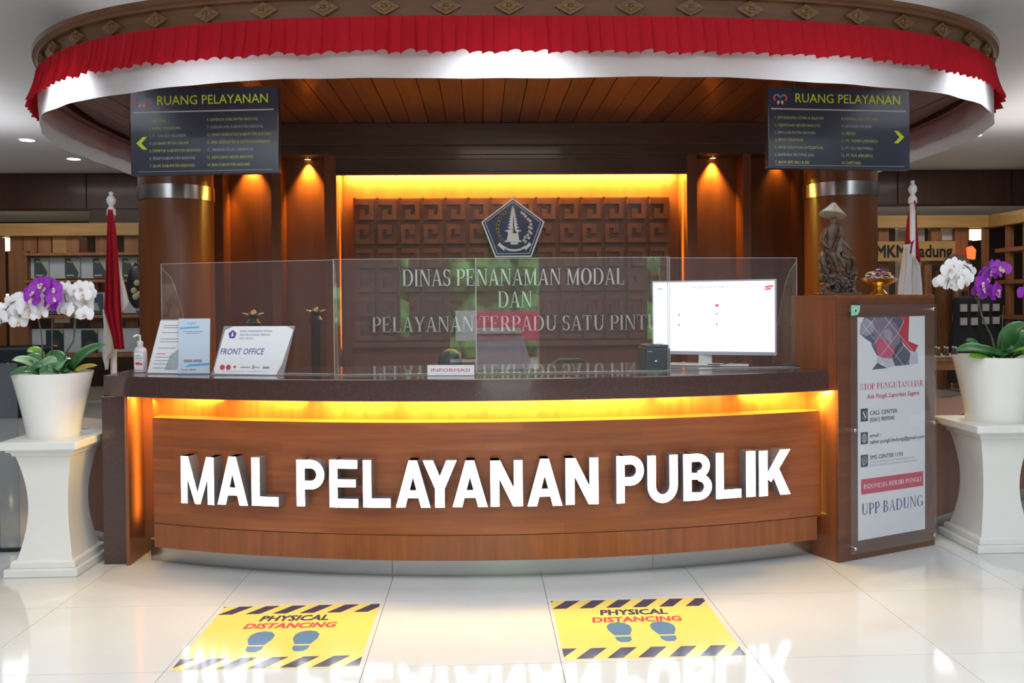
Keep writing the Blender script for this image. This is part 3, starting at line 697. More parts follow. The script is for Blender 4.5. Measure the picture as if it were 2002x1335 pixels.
# ================================================================== HANGING SIGNS
def person_logo(mb_list, M, x, y, w, h):
    pass
def sign(lb, A, u, Lw, z0, z1, rows, cx1, cx2, arrow, title_x, title_w, flip):
    u = Vector((u[0], u[1], 0)); n = Vector((u.y, -u.x, 0))
    t = thing('hanging_sign', lb, 'sign', (A[0] + u.x*Lw/2, A[1] + u.y*Lw/2, z0), 'hanging directory signs')
    M = frame((A[0], A[1], z0), u, n); Hh = z1 - z0
    MB().box(0, Lw, 0, Hh, -.06, 0, M=M).build('sign_box', SIGNK, t, bevel=.004)
    for xx in (.2, Lw-.2): MB().tube([M @ Vector((xx, Hh, -.03)), M @ Vector((xx, 3.045 - z0, -.03))], .004, 6).build('hanger_rod', STEEL, t)
    text('RUANG PELAYANAN', M, title_x, 2.818-z0, .062, title_w, LIME, t, bold=.006)
    rl = MB().box(.018, Lw-.03, 2.768-z0, 2.776-z0, 0, .0015, M=M).box(.05, Lw-.04, .022, .024, 0, .0012, M=M); rl.build('rule_line', PALE, t)
    for i, (a, b) in enumerate(zip(rows[:7], rows[7:])):
        y = 2.716 - z0 - i*.0495
        for (nm, wd_), xx, off in ((a, cx1, 1), (b, cx2, 8)):
            text('%d. %s' % (i+off, nm), M, xx, y-.011, .0195, wd_, DIML if (i + off) % 3 else DIMP, t)
    ax, ay = arrow; s_ = -1 if flip else 1
    MB().prism([(ax, ay), (ax+s_*.045, ay+.042), (ax+s_*.075, ay+.042), (ax+s_*.035, ay), (ax+s_*.075, ay-.042), (ax+s_*.045, ay-.042)], 0, .0015, M).build('arrow', LIME, t)
    lx, ly = (.083, 2.843-z0)
    mb = MB()
    for sg in (-1, 1):
        for q in range(8):
            a0, a1 = radians(-60 + q*28), radians(-60 + (q+1)*28)
            P_ = lambda r, a: (lx + sg*(.024 + r*cos(a)), ly + .002 + r*sin(a))
            mb.prism([P_(.026, a0), P_(.026, a1), P_(.014, a1), P_(.014, a0)], 0, .0014, M, 0 if q < 5 else 1)
        mb.prism([(lx + sg*.006, ly-.014), (lx + sg*.024, ly-.022), (lx + sg*.018, ly-.044), (lx + sg*.006, ly-.034)], 0, .0014, M, 2)
    mb.prism([(lx-.022, ly+.022), (lx, ly-.002), (lx+.022, ly+.022), (lx, ly+.010)], 0, .0014, M, 1)
    mb.build('round_emblem', [PINK, plain('teal_print', (.05, .32, .38), .4), plain('peach_print', (.75, .42, .28), .4)], t)
LR = [('HELP DESK', .115), ('RUANG PENGADUAN', .21), ('PT. GARUDA INDONESIA', .25), ('LAYANAN RPTKA ONLINE', .265), ('DPMPTSP KABUPATEN BADUNG', .345), ('PDAM KABUPATEN BADUNG', .31), ('DLHK KABUPATEN BADUNG', .305),
      ('BAPENDA KABUPATEN BADUNG', .34), ('DISDUKCAPIL KABUPATEN BADUNG', .375), ('DINAS KESEHATAN KABUPATEN BADUNG', .43), ('BPJS KESEHATAN & KETENAGAKERJAAN', .42), ('IMIGRASI KELAS I DENPASAR', .31), ('KEPOLISIAN RESOR BADUNG', .305), ('BNN KABUPATEN BADUNG', .285)]
RR = [('KPP BADUNG UTARA & SELATAN', .345), ('KEJAKSAAN NEGERI BADUNG', .32), ('BPN KABUPATEN BADUNG', .285), ('BPOM DENPASAR', .20), ('DIVISI KEKAYAAN INTELEKTUAL', .345), ('BAPENDA PROVINSI BALI', .275), ('BANK BPD BALI & BRI', .24),
      ('KONSULTASI ITR & IMB', .26), ('LAYANAN MANDIRI', .215), ('PERADI', .10), ('PT. TASPEN (PERSERO)', .26), ('PT. POS INDONESIA', .225), ('PT. PLN (PERSERO)', .225), ('CAFETARIA', .14)]
sign('dark hanging directory sign with lime title and an arrow pointing left', (-2.31, 6.0), (.99498, -.10010), .999, 2.357, 2.925, LR, .130, .523, (.040, .211), .188, .745, False)
sign('dark hanging directory sign with lime title and an arrow pointing right', (1.932, 5.9), (.99511, .09872), 1.013, 2.374, 2.918, RR, .045, .517, (.972, .223), .190, .750, True)

# ================================================================== RECEPTION DESK
FC = (.151, 10.077); RF = 5.353
def arc(x, r): return FC[1] - sqrt(r*r - (x-FC[0])**2)
SC = (.10, 9.49); RS = 4.80
def sarc(x): return SC[1] - sqrt(RS*RS - (x-SC[0])**2)
def strip(x0, x1, r0, r1, z0, z1, n=48, end0=None):
    xs = [x0 + (x1-x0)*k/n for k in range(n+1)]
    return MB().prism([(x, arc(x, r0)) for x in xs] + [(x, arc(x, r1)) for x in reversed(xs)], z0, z1)
D = thing('reception_desk', 'curved wood veneer reception desk with a brown granite top', 'desk', (.1, 5.0, 0))
strip(-1.872, 1.935, RF, RF-.13, .257, .857).build('front_panel', FASW, D, smooth=True)
strip(-1.872, 1.915, RF, RF-.13, .118, .252).build('lower_panel', FASV, D, smooth=True)
strip(-1.872, 1.93, RF-.006, RF-.09, .24, .26).build('joint', BOXF, D, smooth=True)
MB().box(-2.05, -1.90, 5.40, 5.43, .10, .975).build('recess_return', BOXW, D)
strip(-1.93, 1.955, RF-.13, RF-.19, .10, .975).build('recessed_panel', FASV, D, smooth=True)
for a, b in ((-1.95, -.50), (-.497, .94), (.943, 1.95)):
    strip(a, b, RF-.115, RF-.13, 0, .118, 20).build('steel_plinth', STEEL, D, smooth=True)
xs = [-2.19 + 4.185*k/60 for k in range(61)]
MB().prism([(x, arc(x, RF+.03)) for x in xs] + [(2.035, 5.30), (1.862, 5.28), (1.70, 5.62), (1.70, 5.92), (-1.2, 5.75), (-2.23, 5.75)], .972, 1.09).build('granite_top', GRAN, D, bevel=.004)
MB().box(-2.19, -2.05, 5.20, 5.50, 0, .972).build('granite_end_leg', GRAN, D, bevel=.003)
MB().box(-2.05, -2.03, 5.17, 5.50, 0, .972).build('end_lining', BOXW, D)
MB().prism([(x, arc(x, RF-.16)) for x in [-1.9+3.6*k/30 for k in range(31)]] + [(1.70, 5.62), (-1.9, 5.62)], .72, .75).build('work_shelf', BOXW, D)
DW = (1, .60, .11)
for k in range(8):
    x = -1.70 + k*.487; th = atan2(x-FC[0], RF)
    o = area('desk_strip', (x, arc(x, RF-.06), .965), .47, .03, (6, 7, 10, 11, 11, 11, 5, 10)[k], DW); aim(o, (0, .35, -1))
for x, y, sg, p in ((-1.94, 5.30, -1, 1.5), (1.935, 5.06, 1, .35)):
    o = area('desk_side_strip', (x, y, .60), .70, .03, p, DW, (0, -sg*pi/2, 0), spread=radians(100 if sg < 0 else 170))
aim(area('desk_end_strip', (1.955, 5.03, .962), .05, .08, 2.2, DW), (.25, -.15, -1))
aim(area('desk_end_strip', (-1.98, 5.26, .962), .05, .12, 2.2, DW), (-.3, 0, -1))
# illuminated letters
LT = thing('channel_letters', 'large lit white channel letters spelling MAL PELAYANAN PUBLIK', 'letters', (.05, 4.65, .42))
letters = [('M',-1.661,-1.463,.404,.663),('A',-1.442,-1.266,.409,.671),('L',-1.243,-1.092,.412,.671),('P',-.990,-.838,.418,.666),('E',-.810,-.657,.417,.669),('L',-.629,-.484,.420,.669),('A',-.455,-.274,.422,.669),('Y',-.312,-.135,.422,.669),('A',-.157,.026,.424,.668),('N',.042,.210,.425,.666),('A',.235,.418,.423,.671),('N',.437,.611,.426,.671),('P',.709,.858,.424,.674),('U',.878,1.045,.418,.670),('B',1.077,1.239,.419,.670),('L',1.263,1.410,.419,.667),('I',1.440,1.495,.418,.668),('K',1.517,1.709,.416,.665)]
for ch, a, b, z0, z1 in letters:
    xm = (a+b)/2; ang = math.asin((xm-FC[0])/(RF+.08)); y = FC[1] - (RF+.08)*cos(ang)
    u = Vector((cos(ang), sin(ang), 0)); n = Vector((u.y, -u.x, 0)); w = (b-a)/cos(ang)
    M = frame((xm - u.x*w/2, y - u.y*w/2, z0), u, n); hh = z1 - z0
    mb = MB(); mf = MB()
    for p in BOLD[ch]:
        q = [(c_*w, d_*hh) for c_, d_ in p]; mb.prism(q, -.083, -.001, M); mf.flat(q, .0, M)
    o = mb.build('letter', RETN, LT); mf.build('letter_face', NEON, o)

# poster cabinet at the right end
A_ = Vector((2.012, 4.949)); u = Vector((.90843, .41802)); n = Vector((u.y, -u.x)); bk = -n
PC = thing('poster_cabinet', 'tall angled wood cabinet carrying the poster at the right end of the desk', 'cabinet', (2.3, 5.25, 0))
Bp = A_ + u*.801; C_ = Bp + bk*.36; D_ = A_ + bk*.36
def inset(k): return [tuple(p) for p in (A_ + u*k + bk*k, Bp - u*k + bk*k, C_ - u*k - bk*k, D_ + u*k - bk*k)]
MB().prism([tuple(A_ + bk*.018), tuple(Bp + bk*.018), tuple(C_), tuple(D_)], 0, 1.50).build('body', BOXW, PC)
MB().prism([tuple(A_), tuple(Bp), tuple(Bp + bk*.018), tuple(A_ + bk*.018)], 0, 1.50).build('front_board', BOXF, PC, bevel=.002)
MB().prism([tuple(A_), tuple(Bp), tuple(C_), tuple(D_)], 1.50, 1.518).build('top_board', BOXW, PC, bevel=.002)
MP = frame((A_.x, A_.y, 0), (u.x, u.y, 0), (n.x, n.y, 0))
AP = thing('framed_poster', 'tall white anti-bribery poster under a clear acrylic sheet on the wood cabinet', 'poster', (A_.x + u.x*.4, A_.y + u.y*.4, .04))
MB().prism(R(.147, .706, .11, 1.39), .003, .006, MP).build('paper', PLAST, AP)
MB().prism(R(.072, .786, .042, 1.462), .020, .025, MP).build('acrylic_sheet', ACR, AP)
for a, b in ((.10, 1.43), (.757, 1.43), (.10, .075), (.757, .075), (.10, .75), (.757, .75)):
    MB().lathe([(.011, 0), (.011, .032), (.008, .034)], n=14).build('standoff', CHROME, AP).matrix_basis = MP @ Matrix.Translation((a, b, 0))
MB().prism([(.074, 1.460), (.145, 1.458), (.140, 1.425), (.125, 1.405), (.074, 1.400)], .0255, .0262, MP).build('green_sticker', plain('mint_sticker', (.30, .62, .48), .4), AP)
pm = {k: plain(k + '_print', c, .5) for k, c in dict(slate=(.10, .11, .17), mauve=(.26, .19, .27), lilac=(.42, .36, .46), rose=(.62, .10, .20), crimson=(.60, .02, .06), fog=(.60, .62, .70)).items()}
def pp(x, y): return (.147 + (x-125)/ (750-125)*.559, 1.39 - (y-190)/(690-190)*.305)
pic = MB(); pl_ = list(pm)
def pg(k, pts, z): pic.prism([pp(*q) for q in pts], .006, .0062+z*.0002, MP, pl_.index(k))
pg('slate', [(185, 190), (520, 190), (545, 240), (500, 330), (520, 450), (470, 560), (465, 665), (600, 660), (610, 545), (540, 460), (470, 500), (300, 560), (255, 470), (245, 430), (205, 400), (145, 345), (150, 260)], 1)
pg('mauve', [(265, 200), (380, 195), (470, 250), (500, 330), (520, 440), (440, 500), (330, 420), (270, 410)], 2)
pg('lilac', [(150, 250), (190, 200), (265, 230), (270, 330), (200, 370), (150, 340)], 3)
pg('lilac', [(360, 330), (400, 300), (440, 350), (430, 440), (370, 430)], 3)
pg('rose', [(275, 410), (380, 400), (460, 500), (440, 590), (340, 580), (300, 545)], 4)
pg('fog', [(300, 560), (340, 570), (440, 590), (465, 665), (390, 680), (340, 630), (295, 640)], 4)
pg('slate', [(252, 688), (300, 625), (392, 680)], 5)
pg('crimson', [(520, 190), (600, 190), (590, 430), (685, 475), (650, 545), (600, 520), (545, 450), (495, 350), (550, 240)], 4)
pg('fog', [(610, 545), (680, 540), (680, 655), (612, 660)], 4)
pic.build('picture', [pm[k] for k in pl_], AP)
ln = MB()
def seg(a, b, w=4):
    a = Vector(pp(*a)); b = Vector(pp(*b)); d = (b-a).normalized(); p = Vector((-d.y, d.x))*.0011
    ln.prism([tuple(a+p), tuple(b+p), tuple(b-p), tuple(a-p)], .0072, .0075, MP)
for a, b in [((200, 195), (545, 665)), ((370, 195), (640, 540)), ((270, 400), (150, 230)), ((260, 460), (440, 200)), ((330, 560), (500, 340)), ((450, 595), (550, 470)), ((565, 665), (690, 490)), ((300, 560), (392, 680)), ((280, 195), (160, 350))]: seg(a, b)
ln.build('white_lines', PLAST, AP)
GT[:] = [.165, .065]
serif_text('STOP PUNGUTAN LIAR', MP, .165, .972, .036, .528, PINK, AP, .0065)
text('Ada Pungli, Laporkan Segera', MP, .215, .921, .026, .44, PINK, AP, shear=.25, bold=.022, lift=.0065)
text('CALL CENTER', MP, .243, .826, .024, .225, INK, AP, bold=.022, lift=.0065); text('(0361) 9009245', MP, .243, .787, .024, .20, INK, AP, bold=.022, lift=.0065)
text('email :', MP, .243, .697, .020, .09, INK, AP, bold=.022, lift=.0065); text('saber.pungli.badung@gmail.com', MP, .243, .659, .022, .455, INK, AP, bold=.022, lift=.0065)
text('SMS CENTER 1193', MP, .243, .568, .024, .27, INK, AP, bold=.022, lift=.0065)
text('LAPORKAN MASYARAKAT TELAH MENJADI KORBAN PUNGLI', MP, .243, .546, .010, .37, INKG, AP, lift=.0065); text('IDENTITAS PELAPOR AKAN DIJAGA KERAHASIAANNYA', MP, .243, .527, .010, .40, INKG, AP, lift=.0065)
ic = MB()
for z0, z1 in ((.792, .866), (.661, .730), (.530, .600)): ic.prism(R(.168, .226, z0, z1), .006, .0064, MP)
ic.build('icon_squares', INK, AP)
ig = MB()
def ringp(cx_, cy_, rx, ry, w, z=.0066, n=16, a0=0, a1=360):
    for p in bowl(cx_, cy_, rx, ry, rx-w, ry-w, a0, a1, n): ig.prism(p, z-.0002, z, MP)
ringp(.197, .695, .020, .026, .002); ringp(.197, .695, .009, .026, .002); ig.prism(R(.177, .217, .6942, .6958), .0064, .0066, MP).prism(R(.1962, .1978, .67, .72), .0064, .0066, MP).prism(R(.180, .214, .7070, .7085), .0064, .0066, MP).prism(R(.180, .214, .682, .6835), .0064, .0066, MP)
ringp(.197, .568, .020, .021, .002, a0=-80, a1=250); ig.prism([(.187, .550), (.187, .538), (.200, .548)], .0064, .0066, MP)
for zz in (.573, .566, .559): ig.prism(R(.187, .207, zz, zz+.002), .0064, .0066, MP)
ringp(.197, .829, .020, .026, .002, a0=200, a1=440); ig.prism([(.183, .846), (.189, .850), (.212, .815), (.205, .809)], .0064, .0066, MP)
ig.build('icon_lines', PLAST, AP)
MB().prism(R(.170, .690, .372, .460), .006, .0064, MP).build('red_band', PINK, AP)
serif_text('INDONESIA BERSIH PUNGLI', MP, .190, .402, .027, .480, PLAST, AP, .0066)
serif_text('UPP BADUNG', MP, .170, .252, .066, .520, BLUEI, AP, .0065)

# low side desks running back from both ends
for sg, ox, oy, L_, lb in ((-1, -2.19, 5.44, .85, 'left'), (1, 2.76, 5.46, 1.75, 'right')):
    d = Vector((sg*.80, .60)); nn = Vector((-sg*.60, .80)) if sg > 0 else Vector((.60, .80))
    t = thing('side_desk', 'low wood side desk running back from the %s end, with a %s top' % (lb, 'pale stone' if sg < 0 else 'brown wood'), 'desk', (ox, oy, 0))
    q = lambda a, b: tuple(Vector((ox, oy)) + d*a + nn*b)
    MB().prism([q(0, 0), q(L_, 0), q(L_, .05), q(0, .05)], .10, .70).build('front_board', BOXW, t)
    MB().prism([q(0, .03), q(L_, .03), q(L_, .06), q(0, .06)], 0, .10).build('plinth', STEEL, t)
    dd = .28 if sg < 0 else .5; MB().prism([q(0, -.02), q(L_, -.02), q(L_, dd), q(0, dd)], .70, .735).build('desk_top', MARB if sg < 0 else BOXW, t, bevel=.003)

# ---------------------------------------------------------------- acrylic screens
def screen(lb, a, b, fins):
    a = Vector(a); b = Vector(b); u = (b-a).normalized(); bk = Vector((-u.y, u.x))
    t = thing('acrylic_screen', lb, 'screen', (a.x, a.y, 1.09), 'clear counter screens')
    MB().prism([tuple(a), tuple(b), tuple(b + bk*.005), tuple(a + bk*.005)], 1.097, 1.742).build('sheet', ACR, t)
    MB().prism([tuple(a - bk*.035), tuple(b - bk*.035), tuple(b + bk*.04), tuple(a + bk*.04)], 1.09, 1.096).build('base_strip', FOOT, t)
    MB().prism([tuple(a), tuple(b), tuple(b + bk*.005), tuple(a + bk*.005)], 1.742, 1.745).build('top_edge', RIMC, t)
    for q_, uu in ((a, -u), (b, u)): MB().prism([tuple(q_), tuple(q_ + uu*.003), tuple(q_ + uu*.003 + bk*.005), tuple(q_ + bk*.005)], 1.096, 1.745).build('side_edge', RIMC, t)
    for f, dep in fins:
        p = a.lerp(b, f); M = frame((p.x, p.y, 1.096), (bk.x, bk.y, 0), (u.x, u.y, 0))
        M = Matrix(((bk.x, 0, u.x, p.x), (bk.y, 0, u.y, p.y), (0, 1, 0, 1.096), (0, 0, 0, 1)))
        poly = [(.006, 0)] + [(.006 + dep*((1-k/12)**.55 if k < 12 else 0), .62*k/12) for k in range(13)]
        MB().prism(poly, -.003, .003, M).build('side_fin', ACRE, t)
        MB().tube([M @ Vector((p_[0], p_[1], 0)) for p_ in poly[1:]], .003, 6).build('fin_edge', RIMC, t)
FOOT = clear('acrylic_edge', (.80, .80, .86), haze=.25); ACRE = clear('acrylic_fin', (.93, .92, .90), haze=.05, hcol=(.8, .6, .5))
screen('long clear acrylic screen at the left end of the counter', (-1.915, 5.415), (-.835, 5.085), [(0.004, .30)])
screen('clear acrylic screen with the small INFORMASI plate at its foot', (-.825, 5.032), (-.030, 5.032), [(0.005, .10)])
screen('clear acrylic screen right of the middle seam', (-.024, 5.032), (1.078, 5.050), [])
screen('clear acrylic screen in front of the lit monitor', (1.086, 5.129), (1.885, 5.250), [(.995, .30)])
ed = MB()
# ---------------------------------------------------------------- things on the counter
ZT = 1.0905
b_ = thing('sanitizer_bottle', 'clear pump bottle of hand sanitizer at the left end of the counter', 'bottle', (-2.055, 5.44, ZT))
prof = [(.001, 0), (.038, .002), (.040, .01), (.040, .125), (.034, .145), (.016, .158), (.014, .165)]
mb = MB().lathe(prof, (0, 0, 0), 20); mb.v = [(x_-2.055, y_*.62+5.44, z_+ZT) for x_, y_, z_ in mb.v]
mb.build('bottle', plain('clear_pink_gel', (.72, .66, .72), .12, coat=.5), b_, smooth=True)
MB().lathe([(.017, .160), (.018, .185), (.010, .19), (.005, .192), (.005, .225)], (-2.055, 5.44, ZT), 14).tube([(-2.055, 5.44, ZT+.222), (-2.07, 5.425, ZT+.226), (-2.083, 5.41, ZT+.216)], .006, 8).build('pump', WHITE, b_, smooth=True)
Ml = frame((-2.083, 5.4145, ZT+.02), (1, 0, 0), (0, -1, 0))
MB().prism(R(.002, .054, 0, .10), 0, .0008, Ml).build('label', PLAST, b_)
MB().prism(R(.008, .034, .028, .044), .0008, .0014, Ml).prism(R(.036, .048, .026, .040), .0008, .0014, Ml).build('label_mark', PINK, b_)
text('HAND', Ml, .006, .078, .010, .034, INK, b_, bold=.01, lift=.0014); text('SANITIZER', Ml, .006, .064, .008, .042, INK, b_, bold=.01, lift=.0014); text('ANTISEPTIC', Ml, .008, .052, .005, .038, PINK, b_, lift=.0014)

def lean_frame(p, ang, lean, w, off=0):
    "stand leaning back: local x along the foot, local y up the slope"
    u = Vector((cos(ang), sin(ang), 0)); bk = Vector((-sin(ang), cos(ang), 0)); up = (bk*sin(lean) + Vector((0, 0, 1))*cos(lean)).normalized(); nn = u.cross(up)
    return Matrix(((u.x, up.x, nn.x, p[0]), (u.y, up.y, nn.y, p[1]), (u.z, up.z, nn.z, p[2]), (0, 0, 0, 1))), u, bk
# tilted information sheet
M, u3, b3 = lean_frame((-1.985, 5.345, ZT+.002), -.30, .20, .2)
t = thing('sheet_holder', 'slanting acrylic holder with a printed information sheet beside the sanitizer', 'sign', (-1.88, 5.33, ZT), 'acrylic sheet holders on the counter')
sk = .10
MB().prism([(0, 0), (.225, 0), (.225+sk*.55, .325), (sk*.55, .325)], -.003, 0, M).build('holder', FOOT, t)
MB().prism([(.006, .004), (.218, .004), (.222+sk*.5, .318), (.006+sk*.5, .318)], .0002, .0012, M).build('paper', PLAST, t)
pr = MB()
for i, (yy, w0) in enumerate([(.285, .12), (.272, .12), (.242, .14), (.205, .15), (.188, .15), (.150, .12), (.115, .06), (.095, .12), (.075, .11), (.055, .12), (.030, .12)]):
    s0 = .035 + yy*.17; pr.prism(R(s0, s0+w0, yy, yy+.004), .0013, .0018, M, 1 if i == 6 else 0)
pr.build('printed_lines', [INKG, PINK], t)
MB().prism([(.12, .02), (.20, .02), (.235, .10), (.24, .15), (.225, .175), (.205, .165), (.195, .14), (.15, .11)], .0013, .0017, M).build('grey_picture', plain('pale_grey_print', (.45, .50, .52), .5), t)
MB().box(0, .225, -.01, .10, 0, .004, M=Matrix(((u3.x, b3.x, 0, -1.985), (u3.y, b3.y, 0, 5.345), (0, 0, 1, ZT), (0, 0, 0, 1)))).build('foot', FOOT, t)
# upright blue sheet
M, u3, b3 = lean_frame((-1.775, 5.265, ZT+.002), -.10, .06, .2)
t = thing('sheet_holder', 'upright acrylic holder with a pale blue striped sheet, right of the slanting one', 'sign', (-1.68, 5.26, ZT), 'acrylic sheet holders on the counter')
MB().prism(R(0, .192, 0, .325), -.003, 0, M).build('holder', FOOT, t)
MB().prism(R(.002, .190, .004, .322), .0002, .0012, M).build('paper', plain('pale_blue_paper', (.62, .72, .86), .4), t)
BL = plain('sky_blue_print', (.12, .45, .85), .4)
MB().prism([(.01, .262), (.12, .268), (.132, .278), (.01, .272)], .0013, .0018, M).prism([(.04, .040), (.19, .052), (.19, .064), (.07, .056)], .0013, .0018, M).build('blue_stripe', BL, t)
MB().prism(R(.035, .088, .068, .084), .0013, .0018, M).prism(R(.094, .145, .068, .084), .0013, .0018, M).prism(R(.03, .15, .245, .249), .0013, .0018, M).prism(R(.05, .13, .235, .238), .0013, .0018, M).prism(R(.02, .06, .020, .026), .0013, .0018, M).prism(R(.07, .11, .020, .028), .0013, .0018, M).build('grey_print', INKG, t)
text('agil', M, .055, .290, .018, .05, BL, t, lift=.0016)
MB().box(0, .192, -.005, .09, 0, .004, M=Matrix(((u3.x, b3.x, 0, -1.775), (u3.y, b3.y, 0, 5.265), (0, 0, 1, ZT), (0, 0, 0, 1)))).build('foot', FOOT, t)
# FRONT OFFICE
M, u3, b3 = lean_frame((-1.555, 5.19, ZT+.002), -.24, .22, .2)
t = thing('office_sign', 'white FRONT OFFICE sign leaning in an acrylic stand', 'sign', (-1.35, 5.15, ZT))
k_ = .045
MB().prism([(.0, 0), (.445, 0), (.445+k_, .285), (k_, .285)], -.003, 0, M).build('holder', FOOT, t)
MB().prism([(.02, .006), (.40, .002), (.43, .06), (.455+k_*.6, .262), (.40+k_, .282), (.06+k_, .282), (.02+k_*.8, .26), (.0+.01, .03)], .0002, .0014, M).build('paper', PLAST, t)
text('FRONT OFFICE', M, .040, .118, .036, .275, BLUEI, t, shear=.2, bold=.012, lift=.0018)
for i, (s_, w0) in enumerate((('DINAS PENANAMAN MODAL', .205), ('DAN PELAYANAN TERPADU', .195), ('SATU PINTU', .09))): text(s_, M, .150, .248-i*.0215, .0125, w0, INK, t, shear=.2, lift=.0018)
cx_, cy_ = .105, .236
MB().prism([(cx_, cy_+.026), (cx_-.026, cy_+.006), (cx_-.016, cy_-.024), (cx_+.016, cy_-.024), (cx_+.026, cy_+.006)], .0014, .0019, M).build('small_crest', BLUEI, t)
MB().prism([(cx_, cy_+.016), (cx_-.008, cy_-.012), (cx_+.008, cy_-.012)], .0019, .0023, M).build('crest_tower', PLAST, t)
mb = MB()
for q, xx in enumerate((.062, .100)):
    mb.prism([(xx+.016*cos(j*pi/6), .042+.016*sin(j*pi/6)) for j in range(12)], .0014, .0019, M)
mb.prism([(.13, .045), (.138, .036), (.150, .045), (.140, .055)], .0014, .0019, M); mb.build('red_emblems', PINK, t)
MB().prism(R(.175, .235, .040, .046), .0014, .0019, M).prism(R(.25, .262, .034, .054), .0014, .0019, M).prism(R(.265, .295, .040, .045), .0014, .0019, M).prism(R(.315, .355, .036, .048), .0014, .0019, M).build('grey_print', INKG, t)
text('LAYANAN TERPADU', M, .07, .016, .006, .27, INKG, t, lift=.0018)
MB().box(0, .445, -.02, .12, 0, .004, M=Matrix(((u3.x, b3.x, 0, -1.555), (u3.y, b3.y, 0, 5.19), (0, 0, 1, ZT), (0, 0, 0, 1)))).build('foot', FOOT, t)
# INFORMASI
M, u3, b3 = lean_frame((-.300, 4.945, ZT+.001), -.13, .05, .2)
t = thing('name_plate', 'small white plate reading INFORMASI in red on the counter', 'sign', (-.17, 4.93, ZT))
MB().prism(R(0, .262, 0, .058), -.004, 0, M).build('plate', PLAST, t)
text('INFORMASI', M, .022, .022, .018, .215, PINK, t, bold=.01, lift=.0004)
MB().box(0, .262, .0, .05, 0, .004, M=Matrix(((u3.x, b3.x, 0, -.300), (u3.y, b3.y, 0, 4.945), (0, 0, 1, ZT), (0, 0, 0, 1)))).build('foot', FOOT, t)
# receipt printer
t = thing('receipt_printer', 'small black receipt printer in front of the lit monitor', 'printer', (1.03, 5.26, ZT))
Mq = Matrix.Translation((.962, 5.175, ZT)) @ Matrix.Rotation(.05, 4, 'Z')
NV = plain('blue_black_plastic', (.028, .040, .060), .3, coat=.2)
MB().box(0, .145, 0, .20, 0, .128, M=Mq).build('housing', NV, t, bevel=.006)
MB().box(.004, .141, .004, .19, .128, .146, M=Mq).build('lid', NV, t, bevel=.006)
MB().box(.03, .115, .05, .075, .146, .148, M=Mq).build('paper_slot', BLACK, t)
MB().lathe([(.003, 0), (.003, .003)], n=10).build('power_light', plain('power_led', (.7, .8, 1), .3, emit=(.7, .85, 1), es=5), t).matrix_basis = Mq @ Matrix.Translation((.06, -.001, .052)) @ Matrix.Rotation(pi/2, 4, 'X')
MB().box(.010, .040, -.0012, 0, .106, .110, M=Mq).build('badge', PALE, t)
MB().tube([Mq @ Vector(p) for p in ((.146, .12, .03), (.16, .13, .045), (.172, .14, .02), (.18, .16, .004))], .003, 6).build('power_cord', BLACK, t)
# monitor
A2 = Vector((1.094, 5.66)); B2 = Vector((1.79, 5.335)); u2 = (B2-A2).normalized(); n2 = Vector((u2.y, -u2.x)); Lw = (B2-A2).length
t = thing('monitor', 'large white lit monitor standing on the counter behind the screen', 'monitor', (1.45, 5.5, ZT))
M = frame((A2.x, A2.y, 1.155), (u2.x, u2.y, 0), (n2.x, n2.y, 0))
MB().prism(R(0, Lw, 0, .466), -.045, 0, M).build('case', plain('pale_bezel', (.62, .60, .68), .3), t, bevel=.004)
MB().prism(R(.010, Lw-.010, .022, .456), 0, .001, M).build('screen', SCR, t)
g_ = plain('screen_grey', (.30, .32, .36), .5, emit=(.45, .47, .50), es=.7); r_ = plain('screen_red', (.5, .02, .05), .5, emit=(.9, .12, .2), es=.7)
text('MAL PELAYANAN PUBLIK', M, Lw*.335, .415, .014, .225, g_, t, bold=.01); text('KABUPATEN BADUNG', M, Lw*.40, .398, .007, .12, g_, t)
mb = MB()
for xx, yy in ((.17, .245), (.17, .18), (.405, .25), (.405, .185)): mb.prism(R(xx*1, xx+.011, yy, yy+.012), .001, .0016, M)
mb.prism(R(.035, .07, .412, .420), .001, .0016, M); mb.build('screen_icons', g_, t)
MB().prism([(.40, .315), (.424, .315), (.420, .303), (.411, .298), (.403, .303)], .001, .0018, M).prism([(.705, .425), (.755, .430), (.745, .418), (.70, .412)], .001, .0018, M).prism([(.70, .408), (.74, .414), (.735, .402), (.698, .400)], .001, .0018, M).build('red_icons', r_, t)
mc = A2.lerp(B2, .45)
MB().box(mc.x-.04, mc.x+.04, mc.y+.02, mc.y+.05, ZT+.008, 1.25).build('neck', WHITE, t)
MB().prism([(1.16, 5.50), (1.62, 5.34), (1.66, 5.46), (1.22, 5.66)], ZT, ZT+.010).build('foot', WHITE, t, bevel=.003)
MB().tube([(1.62, 5.45, 1.16), (1.61, 5.44, 1.135), (1.55, 5.42, 1.115), (1.47, 5.40, 1.10), (1.38, 5.38, 1.105)], .003, 6).build('cable', BLACK, t)
t = tag(MB().prism([(1.79, 5.33), (1.93, 5.17), (1.985, 5.20), (1.86, 5.40)], ZT, ZT+.012).box(1.86, 1.91, 5.26, 5.30, ZT+.012, ZT+.022).build('black_folder', BLACK, None, bevel=.003), 'thin black folder lying on the counter beside the wood cabinet', 'folder')

